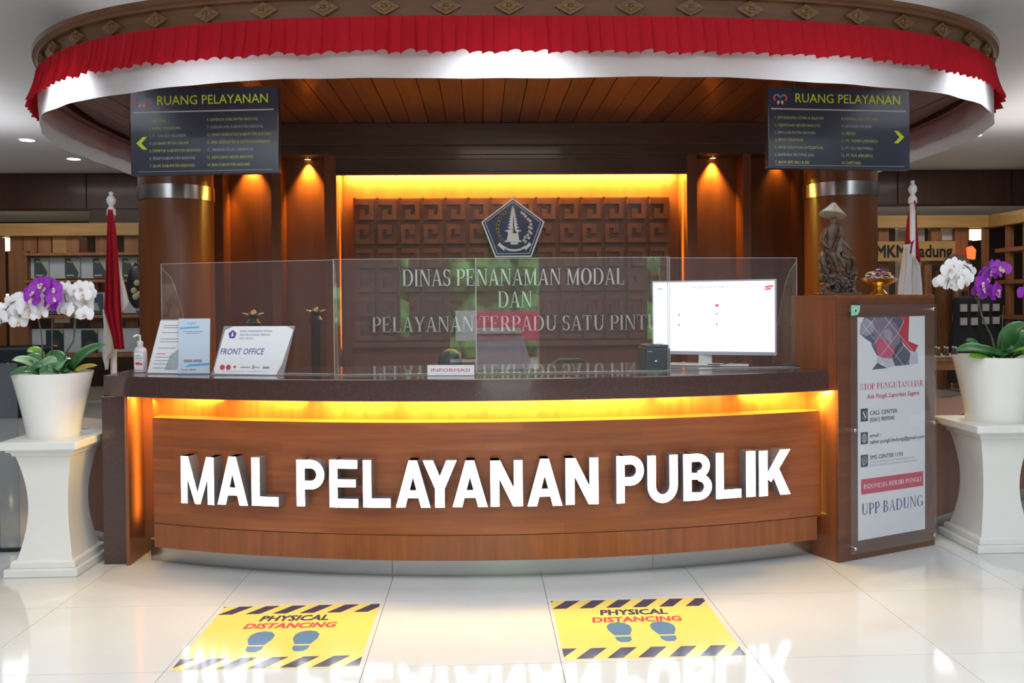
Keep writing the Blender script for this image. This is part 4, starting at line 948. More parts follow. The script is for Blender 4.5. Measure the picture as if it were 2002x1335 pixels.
# gilded lotus ornaments on dark posts behind the left screen
for i, (px, py, y) in enumerate(((495, 613, 5.95), (617, 607, 6.3))):
    p = at(px, py, y); t = thing('lotus_stand', ['dark post with a gilded leaf top behind the FRONT OFFICE sign', 'dark post with a gilded leaf top, nearer the carved panel'][i], 'ornament', (p.x, p.y, .735), 'gilded posts behind the counter')
    MB().lathe([(.06, 0), (.06, .03), (.03, .06), (.035, p.z-.84), (.05, p.z-.80), (.03, p.z-.77), (.04, p.z-.75)], (p.x, p.y, .735), 14).build('post', plain('dark_carved_post', (.035, .022, .016), .4, bump=.4, scale=50), t, smooth=True)
    MB().box(p.x-.09, p.x+.09, p.y-.09, p.y+.09, 0, .735).build('pedestal_block', DARKW, t)
    gm = MB()
    for k in range(7):
        a = k*2*pi/7; M = Matrix.Translation((p.x, p.y, p.z-.02)) @ Matrix.Rotation(a, 4, 'Z') @ Matrix.Rotation(-.35, 4, 'Y')
        gm.prism([(.0, -.012), (.03, -.022), (.075, 0), (.03, .022), (0, .012)], -.003, .003, M)
    gm.ball((p.x, p.y, p.z), (.022, .022, .028), 10, 6); gm.build('gilded_leaves', plain('gilded_leaf', (.55, .34, .12), .35, .6), t)

# ================================================================== PEDESTALS AND ORCHIDS
def pedestal(cx, cy, lb):
    t = thing('pedestal', lb, 'pedestal', (cx, cy, 0), 'white painted plinths')
    def sq(mb, prof):
        vs = []
        for hw, z in prof:
            hd_ = hw*1.17
            vs += [(cx-hw, cy-hd_, z), (cx+hw, cy-hd_, z), (cx+hw, cy+hd_, z), (cx-hw, cy+hd_, z)]
        m = len(prof)
        fs = [(j*4+k, j*4+(k+1) % 4, (j+1)*4+(k+1) % 4, (j+1)*4+k) for j in range(m-1) for k in range(4)] + [(3, 2, 1, 0), tuple((m-1)*4+k for k in range(4))]
        return mb.add(vs, fs)
    sq(MB(), [(.20, 0), (.20, .045)]).build('base_plate', WHITE, t, bevel=.006)
    sq(MB(), [(.178, .045), (.175, .075), (.168, .085)]).build('base_moulding', WHITE, t, bevel=.004)
    prof = [(.152 - .042*sin(pi*k/20)**.9, .085 + .58*k/20) for k in range(21)]
    sq(MB(), prof).build('shaft', WHITE, t, smooth=True)
    sq(MB(), [(.165, .665), (.168, .685), (.185, .69), (.19, .705)]).build('cap_moulding', WHITE, t, bevel=.002)
    sq(MB(), [(.215, .705), (.217, .750)]).build('cap_plate', WHITE, t, bevel=.006)
pedestal(-2.44, 5.20, 'white waisted plinth under the left orchid pot')
pedestal(3.09, 5.31, 'white waisted plinth under the right orchid pot')

def flower_mesh(nm, mat):
    mb = MB()
    def petal(a, L_, w, curl, z=0):
        rows = []
        for j, (f, ww) in enumerate([(0, .12), (.3, .75), (.6, 1.0), (.85, .72), (1.0, .15)]):
            for s_ in (-1, -.5, 0, .5, 1):
                x_, y_ = f*L_, s_*ww*w; zz = z + curl*(f*f) - abs(s_)*ww*w*.22 + .004
                rows.append((x_*cos(a) - y_*sin(a), x_*sin(a) + y_*cos(a), zz))
        mb.add(rows, [(j*5+i, j*5+i+1, (j+1)*5+i+1, (j+1)*5+i) for j in range(4) for i in range(4)])
    for a in (90, 215, 325): petal(radians(a), .041, .015, -.006)
    for a in (8, 172): petal(radians(a), .043, .026, -.004, .003)
    mb.ball((0, -.004, .010), (.006, .008, .010), 6, 4, mi=1)
    mb.add([(-.007, -.004, .008), (.007, -.004, .008), (.009, -.018, .016), (0, -.026, .010), (-.009, -.018, .016)], [(0, 1, 2, 3, 4)], 1)
    return mb.mesh(nm, [mat, LIPY], smooth=True)
FW, FV = flower_mesh('flower', PETW), flower_mesh('flower', PETV)
def leaf(t, pts, w, mat=None, face=None):
    "leaf through three surveyed points"
    a, b, c = [Vector(p) for p in pts]; mb = MB(); rows = []; n = 9
    for j in range(n+1):
        f = j/n; p = a*(1-f)**2 + b*2*f*(1-f) + c*f*f; d = ((b-a)*(1-f) + (c-b)*f).normalized()
        s_ = d.cross(Vector((0, -.8, .6)) if face is None else Vector(face)).normalized(); nn = s_.cross(d)
        ww = w*(sin(pi*min(1, .12 + f*.88))**.55)*(1 if f < .99 else .12)
        for q in (-1, -.5, 0, .5, 1): rows.append(p + s_*ww*q + nn*(abs(q)*ww*.22))
    mb.add(rows, [(j*5+i, j*5+i+1, (j+1)*5+i+1, (j+1)*5+i) for j in range(n) for i in range(4)])
    o = mb.build('leaf', mat or LEAF, t, smooth=True)
    sm = o.modifiers.new('thick', 'SOLIDIFY'); sm.thickness = .003
def orchid(lb, cx, cy, z0, z1, r0, r1, leaves, stems, flowers):
    t = thing('potted_orchid', lb, 'plant', (cx, cy, z0))
    prof = [(r0*.97, 0), (r0, .008)] + [(r0 + (r1-r0)*(k/14)**1.25*(1.0), .008 + (z1-z0-.008)*k/14) for k in range(1, 15)]
    prof += [(r1-.010, z1-z0), (r1-.018, z1-z0-.05), (.01, z1-z0-.05)]
    MB().lathe(prof, (cx, cy, z0), 48, cap=False).build('pot', POT, t, smooth=True)
    MB().lathe([(.001, 0), (r1-.022, .0), (r1-.022, .02), (.001, .03)], (cx, cy, z1-.055), 24, cap=False).build('soil', SOIL, t)
    for pts, w, mt in leaves: leaf(t, pts, w, mt)
    for pts, r in stems:
        MB().tube(pts, [r*(1.1-.5*k/(len(pts)-1)) for k in range(len(pts))], 6).build('stem', STEMM, t, smooth=True)
    for p, v, yaw, tl in flowers:
        M = Matrix.Translation(p) @ Matrix.Rotation(yaw, 4, 'Z') @ Matrix.Rotation(pi/2 + tl, 4, 'X') @ Matrix.Rotation(random.uniform(-.5, .5), 4, 'Z') @ Matrix.Scale(random.uniform(1.02, 1.28), 4)
        inst('flower', FV if v else FW, t, M, label='violet flower' if v else None)
    return t
def spline(pts, n=6):
    pts = [Vector(p) for p in pts]; out = []
    for i in range(len(pts)-1):
        p0, p1, p2, p3 = pts[max(i-1, 0)], pts[i], pts[i+1], pts[min(i+2, len(pts)-1)]
        for k in range(n):
            f = k/n; out.append(.5*((2*p1) + (p2-p0)*f + (2*p0-5*p1+4*p2-p3)*f*f + (3*p1-p0-3*p2+p3)*f**3))
    out.append(pts[-1]); return out
def z7(x, y): return x*230/1279, 520 + y*240/1335
fl_ = []
for x, y in [(50,470),(10,560),(130,385),(195,375),(255,350),(290,400),(180,470),(130,560),(200,600),(250,520),(320,520),(400,370),(330,460),(410,470),(455,510),(225,440),(60,540),(640,300),(690,250),(740,250),(660,350),(720,330),(690,410),(745,400),(680,470),(730,470),(820,260),(880,240),(950,235),(840,330),(905,310),(960,300),(850,390),(920,380),(860,440),(920,450),(880,510),(925,520)]:
    px, py = z7(x, y); fl_.append((at(px, py, 5.14 + random.uniform(-.05, .05)), 0, random.uniform(-.5, .5), random.uniform(-.3, .2)))
for x, y in [(360,240),(420,215),(470,190),(520,190),(560,220),(590,250),(340,300),(385,290),(350,355),(440,260),(500,245),(560,270),(590,350),(560,390),(540,430)]:
    px, py = z7(x, y); fl_.append((at(px, py, 5.08 + random.uniform(-.04, .04)), 1, random.uniform(-.6, .6), random.uniform(-.4, .2)))
def L7(*pts, w=.035, m=None):
    return ([at(*z7(x, y), d) for x, y, d in pts], w, m)
lv = [L7((770,1130,5.2),(850,930,5.18),(1145,850,5.10), w=.042), L7((440,1130,5.2),(330,1000,5.15),(130,1020,5.08), w=.034, m=LEAFP), L7((450,1100,5.2),(400,960,5.2),(270,1010,5.15), w=.036), L7((430,1160,5.1),(260,1090,5.03),(90,1190,5.0), w=.026),
      L7((450,1060,5.25),(420,880,5.25),(290,930,5.2), w=.034, m=LEAFY), L7((420,1140,5.1),(520,980,5.06),(620,1040,5.05), w=.030, m=LEAFP), L7((640,1150,5.1),(560,1090,5.05),(420,1150,5.02), w=.030),
      L7((700,1140,5.25),(650,950,5.28),(500,960,5.3), w=.045), L7((760,1150,5.2),(640,960,5.25),(640,1140,5.02), w=.05), L7((820,1150,5.25),(900,1080,5.3),(1060,1080,5.3), w=.018, m=plain('yellowed_leaf', (.55, .36, .03), .4)), L7((700,1150,5.2),(560,1020,5.1),(330,1100,5.05), w=.034)]
sp = lambda pts, d: spline([at(*z7(x, y), d + e) for x, y, e in pts])
st_ = [(sp([(460,1160,.04),(462,950,.02),(450,760,0),(405,540,-.02),(330,430,-.04),(180,380,-.05),(60,480,-.05),(0,650,-.05)], 5.18), .0045), (sp([(560,1150,.05),(565,800,.04),(565,450,.02),(540,300,0),(440,240,0),(350,300,-.02)], 5.22), .0045),
       (sp([(660,1150,.04),(720,950,.03),(800,800,.0),(820,600,0),(790,500,-.02),(720,400,-.04),(690,260,-.04)], 5.18), .0045), (sp([(800,780,0),(815,560,0),(850,440,-.02),(900,260,-.03)], 5.18), .0035)]
orchid('white pot of white and violet orchids on the left plinth', -2.462, 5.20, .750, 1.118, .142, .216, lv, st_, fl_)
def z4(x, y): return 1700 + x*302/1390, 330 + y*290/1335
fr_ = []
for x, y in [(755,865),(720,900),(690,935),(850,885),(905,920),(830,950),(765,960),(870,985),(640,1020),(690,990),(735,1040),(800,1040),(850,1020),(800,900)]:
    fr_.append((at(*z4(x, y), 5.22 + random.uniform(-.05, .05)), 0, random.uniform(-.5, .5), random.uniform(-.3, .2)))
for x, y in [(1120,870),(1165,885),(1200,900),(1090,925),(1150,940),(1020,960),(1045,990),(1010,1030),(990,1110),(1010,1080),(1090,1100),(1145,1090),(1130,1130),(1395,1120)]:
    fr_.append((at(*z4(x, y), 5.26 + random.uniform(-.05, .05)), 1, random.uniform(-.6, .6), random.uniform(-.4, .2)))
def z5(x, y): return 1780 + x*222/988, 560 + y*300/1335
def L5(*pts, w=.035, m=None): return ([at(*z5(x, y), d) for x, y, d in pts], w, m)
lr = [L5((780,620,5.3),(560,480,5.15),(400,560,5.05), w=.036), L5((820,600,5.3),(640,520,5.2),(440,530,5.1), w=.030), L5((800,600,5.35),(820,380,5.3),(1010,320,5.2), w=.055), L5((800,640,5.3),(860,560,5.2),(1000,540,5.1), w=.034, m=LEAFY),
      L5((720,620,5.25),(640,590,5.15),(500,610,5.08), w=.028, m=LEAFY), L5((900,620,5.3),(1000,560,5.2),(1100,600,5.1), w=.035, m=LEAFY), L5((860,600,5.4),(960,400,5.4),(1100,420,5.3), w=.055), L5((640,610,5.3),(560,440,5.3),(480,470,5.3), w=.020), L5((1000,600,5.3),(1120,420,5.3),(1240,520,5.2), w=.05), L5((780,630,5.2),(840,500,5.1),(900,545,5.08), w=.028)]
sr_ = [(spline([at(*z5(x, y), 5.3 + e) for x, y, e in [(740,620,0),(720,470,0),(650,320,0),(590,150,0),(560,60,-.03)]] + [at(*z4(1020, 960), 5.25), at(*z4(1100, 880), 5.24), at(*z4(1210, 890), 5.22)]), .0045),
       (spline([at(*z5(x, y), 5.3 + e) for x, y, e in [(800,600,0),(800,350,0),(812,160,0)]]), .0035), (spline([at(*z5(x, y), 5.3 + e) for x, y, e in [(740,620,0),(700,430,0),(620,260,-.02),(585,60,-.04)]] + [at(*z4(950, 1000), 5.22), at(*z4(880, 880), 5.2), at(*z4(760, 880), 5.18), at(*z4(690, 1080), 5.18)]), .004)]
orchid('white pot of white and violet orchids on the right plinth', 3.125, 5.30, .750, 1.142, .168, .242, lr, sr_, fr_)

# ================================================================== FLOOR STICKERS
YEL = plain('yellow_vinyl', (.88, .68, .17), .18, coat=.3, vary=.03, scale=4); STRP = plain('dark_vinyl', (.05, .05, .11), .2, coat=.3); FOOTC = plain('blue_grey_vinyl', (.10, .22, .38), .2, coat=.3); REDV = plain('red_vinyl', (.66, .07, .10), .2, coat=.3)
def floor_sticker(x0, x1, y0, y1, lb):
    t = thing('floor_sticker', lb, 'sticker', ((x0+x1)/2, (y0+y1)/2, 0), 'distancing floor stickers')
    w, h = x1-x0, y1-y0; M = Matrix.Translation((x0, y0, 0))
    MB().prism(R(0, w, 0, h), 0, .0012, M).build('backing', YEL, t)
    mb = MB()
    for ya, yb, ph in ((h-.115, h-.005, 0), (.005, .115, .05)):
        k = -1
        while k*.13 < w:
            q = [(k*.13+ph, ya), (k*.13+.068+ph, ya), (k*.13+.068+.075+ph, yb), (k*.13+.075+ph, yb)]
            # clip to the sticker
            def clip(poly, xa, sg):
                out = []
                for i in range(len(poly)):
                    a, b = poly[i], poly[(i+1) % len(poly)]; ia, ib = (a[0]-xa)*sg >= 0, (b[0]-xa)*sg >= 0
                    if ia: out.append(a)
                    if ia != ib:
                        f = (xa-a[0])/(b[0]-a[0]); out.append((xa, a[1] + f*(b[1]-a[1])))
                return out
            q = clip(q, 0, 1)
            if len(q) > 2: q = clip(q, w, -1)
            if len(q) > 2: mb.prism(q, .0012, .0018, M)
            k += 1
    mb.build('chevron_band', STRP, t, kind='stuff')
    text('PHYSICAL', M, w*.5, h-.215, .072, .32, STRP, t, align='C', shear=.15, bold=.035, lift=.0018)
    text('DISTANCING', M, w*.5, h-.310, .066, .42, REDV, t, align='C', shear=.15, bold=.035, lift=.0018)
    for sg in (-1, 1):
        f = MB(); cx_, cy_ = w*.5 + sg*.10, .30
        sole = [(-.035, -.045), (.035, -.045), (.055, .02), (.055, .07), (.035, .105), (0, .118), (-.035, .105), (-.055, .07), (-.055, .02)]
        f.prism([(cx_ + sg*.0 + a*1.0, cy_ + b) for a, b in sole], .0012, .0018, M)
        f.prism([(cx_ + a, cy_ + b) for a, b in [(-.036, -.062), (.036, -.062), (.034, -.10), (.018, -.125), (-.018, -.125), (-.034, -.10)]], .0012, .0018, M)
        f.build('footprint', FOOTC, t)
floor_sticker(-1.28, -.515, 3.66, 4.425, 'yellow PHYSICAL DISTANCING floor sticker, the left of the two')
floor_sticker(.335, 1.10, 3.68, 4.41, 'yellow PHYSICAL DISTANCING floor sticker, the right of the two')

# ================================================================== FLAGS
POLEM = plain('white_gloss_pole', (.74, .70, .74), .3, coat=.3)
def drape(t, nm, rows, y, mat, folds, amp, n=36, ph=0):
    "rows: (z, x left, x right) from top to bottom; a hanging folded sheet"
    vs = []
    for j, (z, a, b) in enumerate(rows):
        for i in range(n+1):
            f = i/n; w = b-a
            vs.append((a + w*f + .1*w/folds*sin(2*pi*folds*f + ph), y + amp*min(1, w/.16)*cos(2*pi*folds*f + ph + j*.12) - .03*sin(pi*f), z))
    m = n+1; mb = MB().add(vs, [(j*m+i, j*m+i+1, (j+1)*m+i+1, (j+1)*m+i) for j in range(len(rows)-1) for i in range(n)])
    o = mb.build(nm, mat, t, smooth=True); s_ = o.modifiers.new('thick', 'SOLIDIFY'); s_.thickness = .003
    return o
def rowsof(lst, y, n=4):
    out = []
    for i in range(len(lst)-1):
        for k in range(n):
            f = k/n; a, b = lst[i], lst[i+1]
            py = a[0] + (b[0]-a[0])*f; l = a[1] + (b[1]-a[1])*f; r = a[2] + (b[2]-a[2])*f
            p, q = at(l, py, y), at(r, py, y); out.append(((p.z+q.z)/2, p.x, q.x))
    a = lst[-1]; p, q = at(a[1], a[0], y), at(a[2], a[0], y); out.append(((p.z+q.z)/2, p.x, q.x)); return out
def flagpole(lb, px, ptop, y):
    p = at(px, ptop, y); t = thing('flag_stand', lb, 'flag', (p.x, y, 0), 'red and white flags on poles')
    MB().lathe([(.17, 0), (.17, .03), (.05, .06), (.04, .12), (.022, .14), (.020, p.z-.16)], (p.x, y, 0), 20).build('pole', POLEM, t, smooth=True)
    MB().lathe([(.020, -.17), (.030, -.165), (.030, -.125), (.024, -.12), (.014, -.105), (.020, -.095), (.030, -.075), (.030, -.055), (.020, -.035), (.011, -.028), (.016, -.018), (.014, -.006), (.002, 0)], (p.x, y, p.z), 20).build('finial', POLEM, t, smooth=True)
    return t
t = flagpole('furled red and white flag on a white pole behind the left end of the desk', 217, 374, 6.25)
drape(t, 'red_cloth', rowsof([(410, 213, 219), (450, 210.5, 226), (510, 207.5, 231), (560, 206, 234.5), (605, 205, 238), (630, 213, 240), (660, 222, 243), (682, 225, 245)], 6.16), 6.16, FRED, 3, .030)
drape(t, 'white_cloth', rowsof([(508, 230, 232), (540, 231, 239), (570, 232, 247), (595, 233, 252), (612, 236, 241)], 6.21), 6.21, FWHT, 1.5, .02)
drape(t, 'white_cloth', rowsof([(605, 204, 206), (630, 203, 216), (660, 201.5, 224), (690, 201, 224), (702, 202, 214), (722, 209, 211)], 6.19), 6.19, FWHT, 2, .022)
t = flagpole('furled red and white flag on a white pole behind the wood cabinet', 1784, 352, 6.25)
drape(t, 'red_cloth', rowsof([(398, 1781, 1786), (430, 1774, 1781), (470, 1770, 1779), (482, 1769, 1778)], 6.29), 6.29, FRED, 1.5, .015)
drape(t, 'red_cloth', rowsof([(415, 1787, 1788), (450, 1786, 1791), (480, 1784, 1794), (500, 1784, 1797), (512, 1794, 1797)], 6.29), 6.29, FRED, 1.5, .015)
drape(t, 'white_cloth', rowsof([(478, 1768, 1778), (510, 1764, 1783), (560, 1757, 1783), (600, 1755, 1784)], 6.18), 6.18, FWHT, 2, .022)
drape(t, 'white_cloth', rowsof([(500, 1781, 1786), (520, 1781, 1797), (560, 1781, 1801), (600, 1780, 1803)], 6.21), 6.21, FWHT, 2.5, .022, ph=1)
pk = at(1781, 474, 6.15)
MB().tube([at(1778, 470, 6.15), at(1781, 476, 6.14), at(1786, 470, 6.15), at(1783, 478, 6.14), at(1780, 496, 6.15)], .006, 6).tube([at(1788, 392, 6.2), at(1790, 402, 6.2), at(1791, 410, 6.2)], .006, 6).lathe([(.026, 0), (.026, .012)], at(1784, 391, 6.25), 12).build('red_cord', FRED, t)

# ================================================================== STATUE AND OFFERING BOWL
def skin_mesh(name, chains, mats, parent, levels=2, faces=None):
    "chains: lists of (point, radius); first chain holds the root"
    vs, es, rs = [], [], []
    key_ = {}
    def vid(p, r):
        k = tuple(round(c, 4) for c in p)
        if k not in key_: key_[k] = len(vs); vs.append(p); rs.append(r)
        return key_[k]
    for ch in chains:
        ids = [vid(p, r) for p, r in ch]
        es += [(a, b) for a, b in zip(ids, ids[1:])]
    me = bpy.data.meshes.new(name); me.from_pydata([tuple(v) for v in vs], es, [])
    o = bpy.data.objects.new(name, me); COL.objects.link(o)
    o.modifiers.new('skin', 'SKIN'); me.skin_vertices[0].data[0].use_root = True
    for d, r in zip(me.skin_vertices[0].data, rs): d.radius = (r, r)
    sb = o.modifiers.new('sub', 'SUBSURF'); sb.levels = levels; sb.render_levels = levels
    bpy.context.view_layer.update()
    dg = bpy.context.evaluated_depsgraph_get(); m2 = bpy.data.meshes.new_from_object(o.evaluated_get(dg))
    bpy.data.objects.remove(o)
    m2.materials.clear()
    for m in (mats if isinstance(mats, (list, tuple)) else [mats]): m2.materials.append(m)
    for p in m2.polygons:
        p.use_smooth = True
        if faces: p.material_index = faces(p.center)
    o = bpy.data.objects.new(name, m2); COL.objects.link(o); attach(o, parent); return o
ys = 5.36
sp_ = lambda x, y, d=0: at(1570 + x*210/1335, 390 + y*210/1335, ys + d)     # survey of the statue
b0 = sp_(430, 1180); KS = 5.36/1740*210/1335
t = thing('wooden_statue', 'carved dark wood statue of a fisherman in a pale conical hat on the wood cabinet', 'statue', (b0.x, ys, 1.5185))
k1 = lambda *a: [(sp_(x, y, d), r*KS) for x, y, d, r in a]
skin_mesh('fisherman', [
    k1((330, 600, 0, 70), (340, 520, 0, 75), (350, 430, -.01, 72), (360, 350, -.01, 62), (370, 300, -.02, 34), (385, 260, -.02, 50), (385, 215, -.02, 46)),
    k1((360, 350, -.01, 62), (290, 370, -.01, 42), (250, 450, -.02, 34), (240, 540, -.04, 30), (300, 590, -.06, 26), (350, 600, -.08, 22)),
    k1((360, 350, -.01, 62), (440, 320, -.01, 38), (470, 390, -.02, 30), (450, 470, -.04, 26), (420, 520, -.06, 22)),
    k1((330, 600, 0, 70), (310, 650, -.05, 58), (370, 670, -.09, 50), (400, 760, -.09, 38), (430, 860, -.08, 30), (430, 900, -.10, 30)),
    k1((330, 600, 0, 70), (260, 680, -.04, 58), (230, 740, -.08, 46), (270, 860, -.08, 36), (320, 930, -.08, 30))], SCULP, t)
skin_mesh('child_figure', [
    k1((440, 640, -.06, 46), (450, 570, -.06, 52), (470, 510, -.06, 44), (485, 475, -.07, 26), (490, 445, -.07, 52)),
    k1((470, 510, -.06, 44), (520, 550, -.08, 26), (570, 600, -.09, 20), (610, 640, -.09, 16)),
    k1((440, 640, -.06, 46), (500, 690, -.10, 34), (560, 730, -.11, 28), (590, 740, -.10, 20)),
    k1((440, 640, -.06, 46), (430, 700, -.08, 40), (500, 780, -.10, 32), (520, 850, -.10, 26))], SCULP, t)
hc = sp_(365, 165, -.02)
MB().lathe([(.001, .082*.95), (.012, .074), (.040, .042), (.070, .012), (.0815, .0), (.078, -.004), (.05, .012), (.001, .05)], (0, 0, 0), 32, cap=False).build('conical_hat', HATM, t, smooth=True).matrix_basis = Matrix.Translation((hc.x, hc.y, hc.z - .012)) @ Matrix.Rotation(.20, 4, 'Y') @ Matrix.Rotation(-.16, 4, 'X')
sm = MB(); rr = random.Random(3)
skin_mesh('rock_and_fish', [k1((300, 1150, 0, 120), (300, 1000, 0, 105), (270, 850, .02, 90), (290, 720, .03, 80)), k1((300, 1150, 0, 120), (430, 1130, 0, 100), (560, 1120, 0, 90), (600, 1000, -.01, 55), (630, 850, -.03, 36), (630, 760, -.05, 34), (600, 700, -.06, 24)), k1((560, 1120, 0, 90), (560, 980, .0, 50), (550, 860, -.02, 36), (560, 780, -.04, 26))], SCULP, t)
for k in range(170):
    x_, y_ = rr.uniform(190, 670), rr.uniform(900, 1165)
    if rr.random() < .35 and x_ < 520: y_ = rr.uniform(800, 1100)
    p = sp_(x_, y_, rr.uniform(-.085, -.03)); r = rr.uniform(.005, .012)
    M = Matrix.Rotation(rr.uniform(0, 6), 4, 'X') @ Matrix.Rotation(rr.uniform(0, 6), 4, 'Y')
    sm.ball(p, (r*1.6, r, r*.6), 6, 4, M)
sm.build('carved_foliage', plain('worn_carving', (.14, .10, .085), .5, vary=.5, scale=60), t, kind='stuff')
q0, q1 = sp_(180, 1195), sp_(670, 1195)
MB().box(q0.x+.005, q1.x-.004, ys-.09, ys+.08, 1.5185, 1.535).build('base', SCULP, t, bevel=.004)
# bowl
yb = 5.47; c = at(1718, 573, yb)
t = thing('offering_bowl', 'gilded footed bowl of petals and offerings on the wood cabinet', 'bowl', (c.x, yb, 1.5185))
MB().lathe([(.052, 0), (.054, .008), (.046, .014), (.040, .022), (.028, .034), (.030, .050), (.040, .056), (.060, .064), (.090, .078), (.112, .094), (.116, .100), (.108, .098), (.08, .086), (.002, .082)], (c.x, yb, 1.5185), 32, cap=False).build('bowl', GOLD, t, smooth=True)
cols = [plain('petal_%s' % k, v, .6) for k, v in dict(white=(.75, .72, .66), yellow=(.85, .58, .03), rose=(.60, .16, .22), violet=(.16, .08, .28), green=(.30, .45, .12)).items()]
mb = MB()
for k in range(150):
    a, r = random.uniform(0, 2*pi), .100*sqrt(random.random()); h = 1.5185 + .094 + .065*(1-(r/.105)**2)*random.random()
    M = Matrix.Rotation(random.uniform(-.6, .6), 4, 'X') @ Matrix.Rotation(random.uniform(0, 6), 4, 'Z')
    mb.ball((c.x + r*cos(a), yb + r*sin(a), h), (random.uniform(.014, .028), random.uniform(.008, .015), .004), 6, 3, M, mi=random.choice((0, 0, 0, 1, 2, 2, 3, 4)))
mb.build('petals', cols, t, kind='stuff')

# ================================================================== PERSON AND CHAIR BEHIND THE DESK
HAIR = plain('black_hair', (.010, .012, .022), .5); SKIN_ = plain('skin', (.52, .30, .20), .5); CLO = plain('dark_uniform', (.03, .035, .05), .8); TRO = plain('dark_trousers', (.02, .02, .025), .8)
ph = at(881, 700, 5.95); X0, Y0 = ph.x, ph.y
t = thing('person', 'seated person with black hair, only the crown showing over the INFORMASI plate', 'person', (X0, Y0+.05, 0))
V3 = Vector
def limb(*a): return [(V3((X0+x, Y0+y, z)), r) for x, y, z, r in a]
hands = []
for sx in (-1, 1):
    w = (sx*.14, -.27, .775)
    hands.append(limb((0, .02, .88, .115), (sx*.16, .03, .87, .055), (sx*.23, -.02, .70, .045), (sx*.22, -.10, .62+.14, .036), (w[0], w[1], w[2], .024), (w[0]-sx*.01, w[1]-.06, w[2], .026)))
    for i, (fx, ln) in enumerate(((-.027, .065), (-.009, .075), (.009, .072), (.027, .058))):
        hands.append(limb((w[0]-sx*.01, w[1]-.06, w[2], .026), (w[0]-sx*.01+fx, w[1]-.085, w[2], .0085), (w[0]-sx*.01+fx*1.1, w[1]-.085-ln*.55, w[2]+.004, .008), (w[0]-sx*.01+fx*1.15, w[1]-.085-ln, w[2]-.008, .007)))
    hands.append(limb((w[0], w[1], w[2], .024), (w[0]-sx*.035, w[1]-.035, w[2]-.002, .010), (w[0]-sx*.045, w[1]-.075, w[2]-.006, .008)))
    hands.append(limb((0, .12, .50, .12), (sx*.10, .06, .50, .085), (sx*.14, -.30, .50, .062), (sx*.14, -.30, .28, .050), (sx*.14, -.28, .09, .036), (sx*.14, -.38, .045, .034)))
body = skin_mesh('body', [limb((0, .12, .50, .12), (0, .12, .62, .105), (0, .07, .76, .115), (0, .02, .88, .115), (0, -.01, .955, .055), (0, -.03, .995, .05), (0, -.05, 1.03, .072), (0, -.05, 1.09, .082), (0, -.04, 1.13, .066))] + hands,
    [SKIN_, CLO, TRO], t, 2, lambda c: 0 if (c.z > .965 or (c.y < Y0-.245 and c.z > .72)) else (2 if c.z < .56 else 1))
MB().ball((X0, Y0-.025, 1.092), (.088, .100, .098), 20, 14).build('hair', HAIR, t, smooth=True)
fm = MB().ball((X0, Y0-.140, 1.055), (.010, .018, .018), 8, 6)
for sx in (-1, 1): fm.ball((X0+sx*.084, Y0-.05, 1.06), (.010, .02, .028), 8, 6)
fm.build('nose_and_ears', SKIN_, t, smooth=True)
em = MB()
for sx in (-1, 1): em.ball((X0+sx*.030, Y0-.126, 1.080), (.013, .008, .008), 8, 6)
em.ball((X0, Y0-.128, 1.022), (.022, .006, .006), 8, 6); em.build('eyes_and_mouth', plain('eye_dark', (.10, .03, .03), .4), t)
def office_chair(x, y, top, lb):
    t = thing('office_chair', lb, 'chair', (x, y, 0), 'dark office chairs behind the desk')
    FAB = plain('charcoal_fabric', (.035, .037, .042), .8)
    MB().box(x-.23, x+.23, y-.22, y+.22, .40, .47).build('seat', FAB, t, bevel=.03)
    MB().prism([(-.20, 0), (.20, 0), (.21, .3), (.15, top-.56), (.08, top-.52), (-.08, top-.52), (-.15, top-.56), (-.21, .3)], 0, .06, frame((x, y+.24, .52), (1, 0, 0), (0, -1, 0))).build('backrest', FAB, t, bevel=.02)
    MB().box(x-.03, x+.03, y+.20, y+.26, .42, .60).build('back_bracket', BLACK, t)
    MB().tube([(x, y, .08), (x, y, .40)], .025, 10).build('gas_column', CHROME, t)
    for k in range(5):
        a = k*2*pi/5 + .3; e = (x + .27*cos(a), y + .27*sin(a), .07)
        l = MB().tube([(x, y, .10), e], [.025, .016], 8).build('leg', BLACK, t)
        MB().ball((e[0], e[1], .028), .027, 8, 6).build('castor', BLACK, l)
office_chair(X0, Y0+.10, .86, 'dark office chair under the seated person')
pc_ = at(1120, 704, 6.3); office_chair(pc_.x, 6.3, 1.08, 'dark office chair whose rounded back just shows over the counter')

# ================================================================== GLASS PARTITION AT THE FAR LEFT
t = thing('glass_partition', 'low clear glass partition with a dark foot at the far left edge', 'partition', (-3.3, 5.52, 0))
MB().box(-3.75, -2.83, 5.515, 5.527, .02, 1.15).build('pane', clear('grey_glass', (.80, .84, .86), haze=.12, hcol=(.5, .52, .56)), t)
MB().box(-3.75, -2.83, 5.505, 5.537, 0, .022).build('foot_channel', BLACK, t)
MB().lathe([(.018, 0), (.018, 1.25)], (-2.98, 5.55, 0), 14).build('post', STEEL, t, smooth=True)

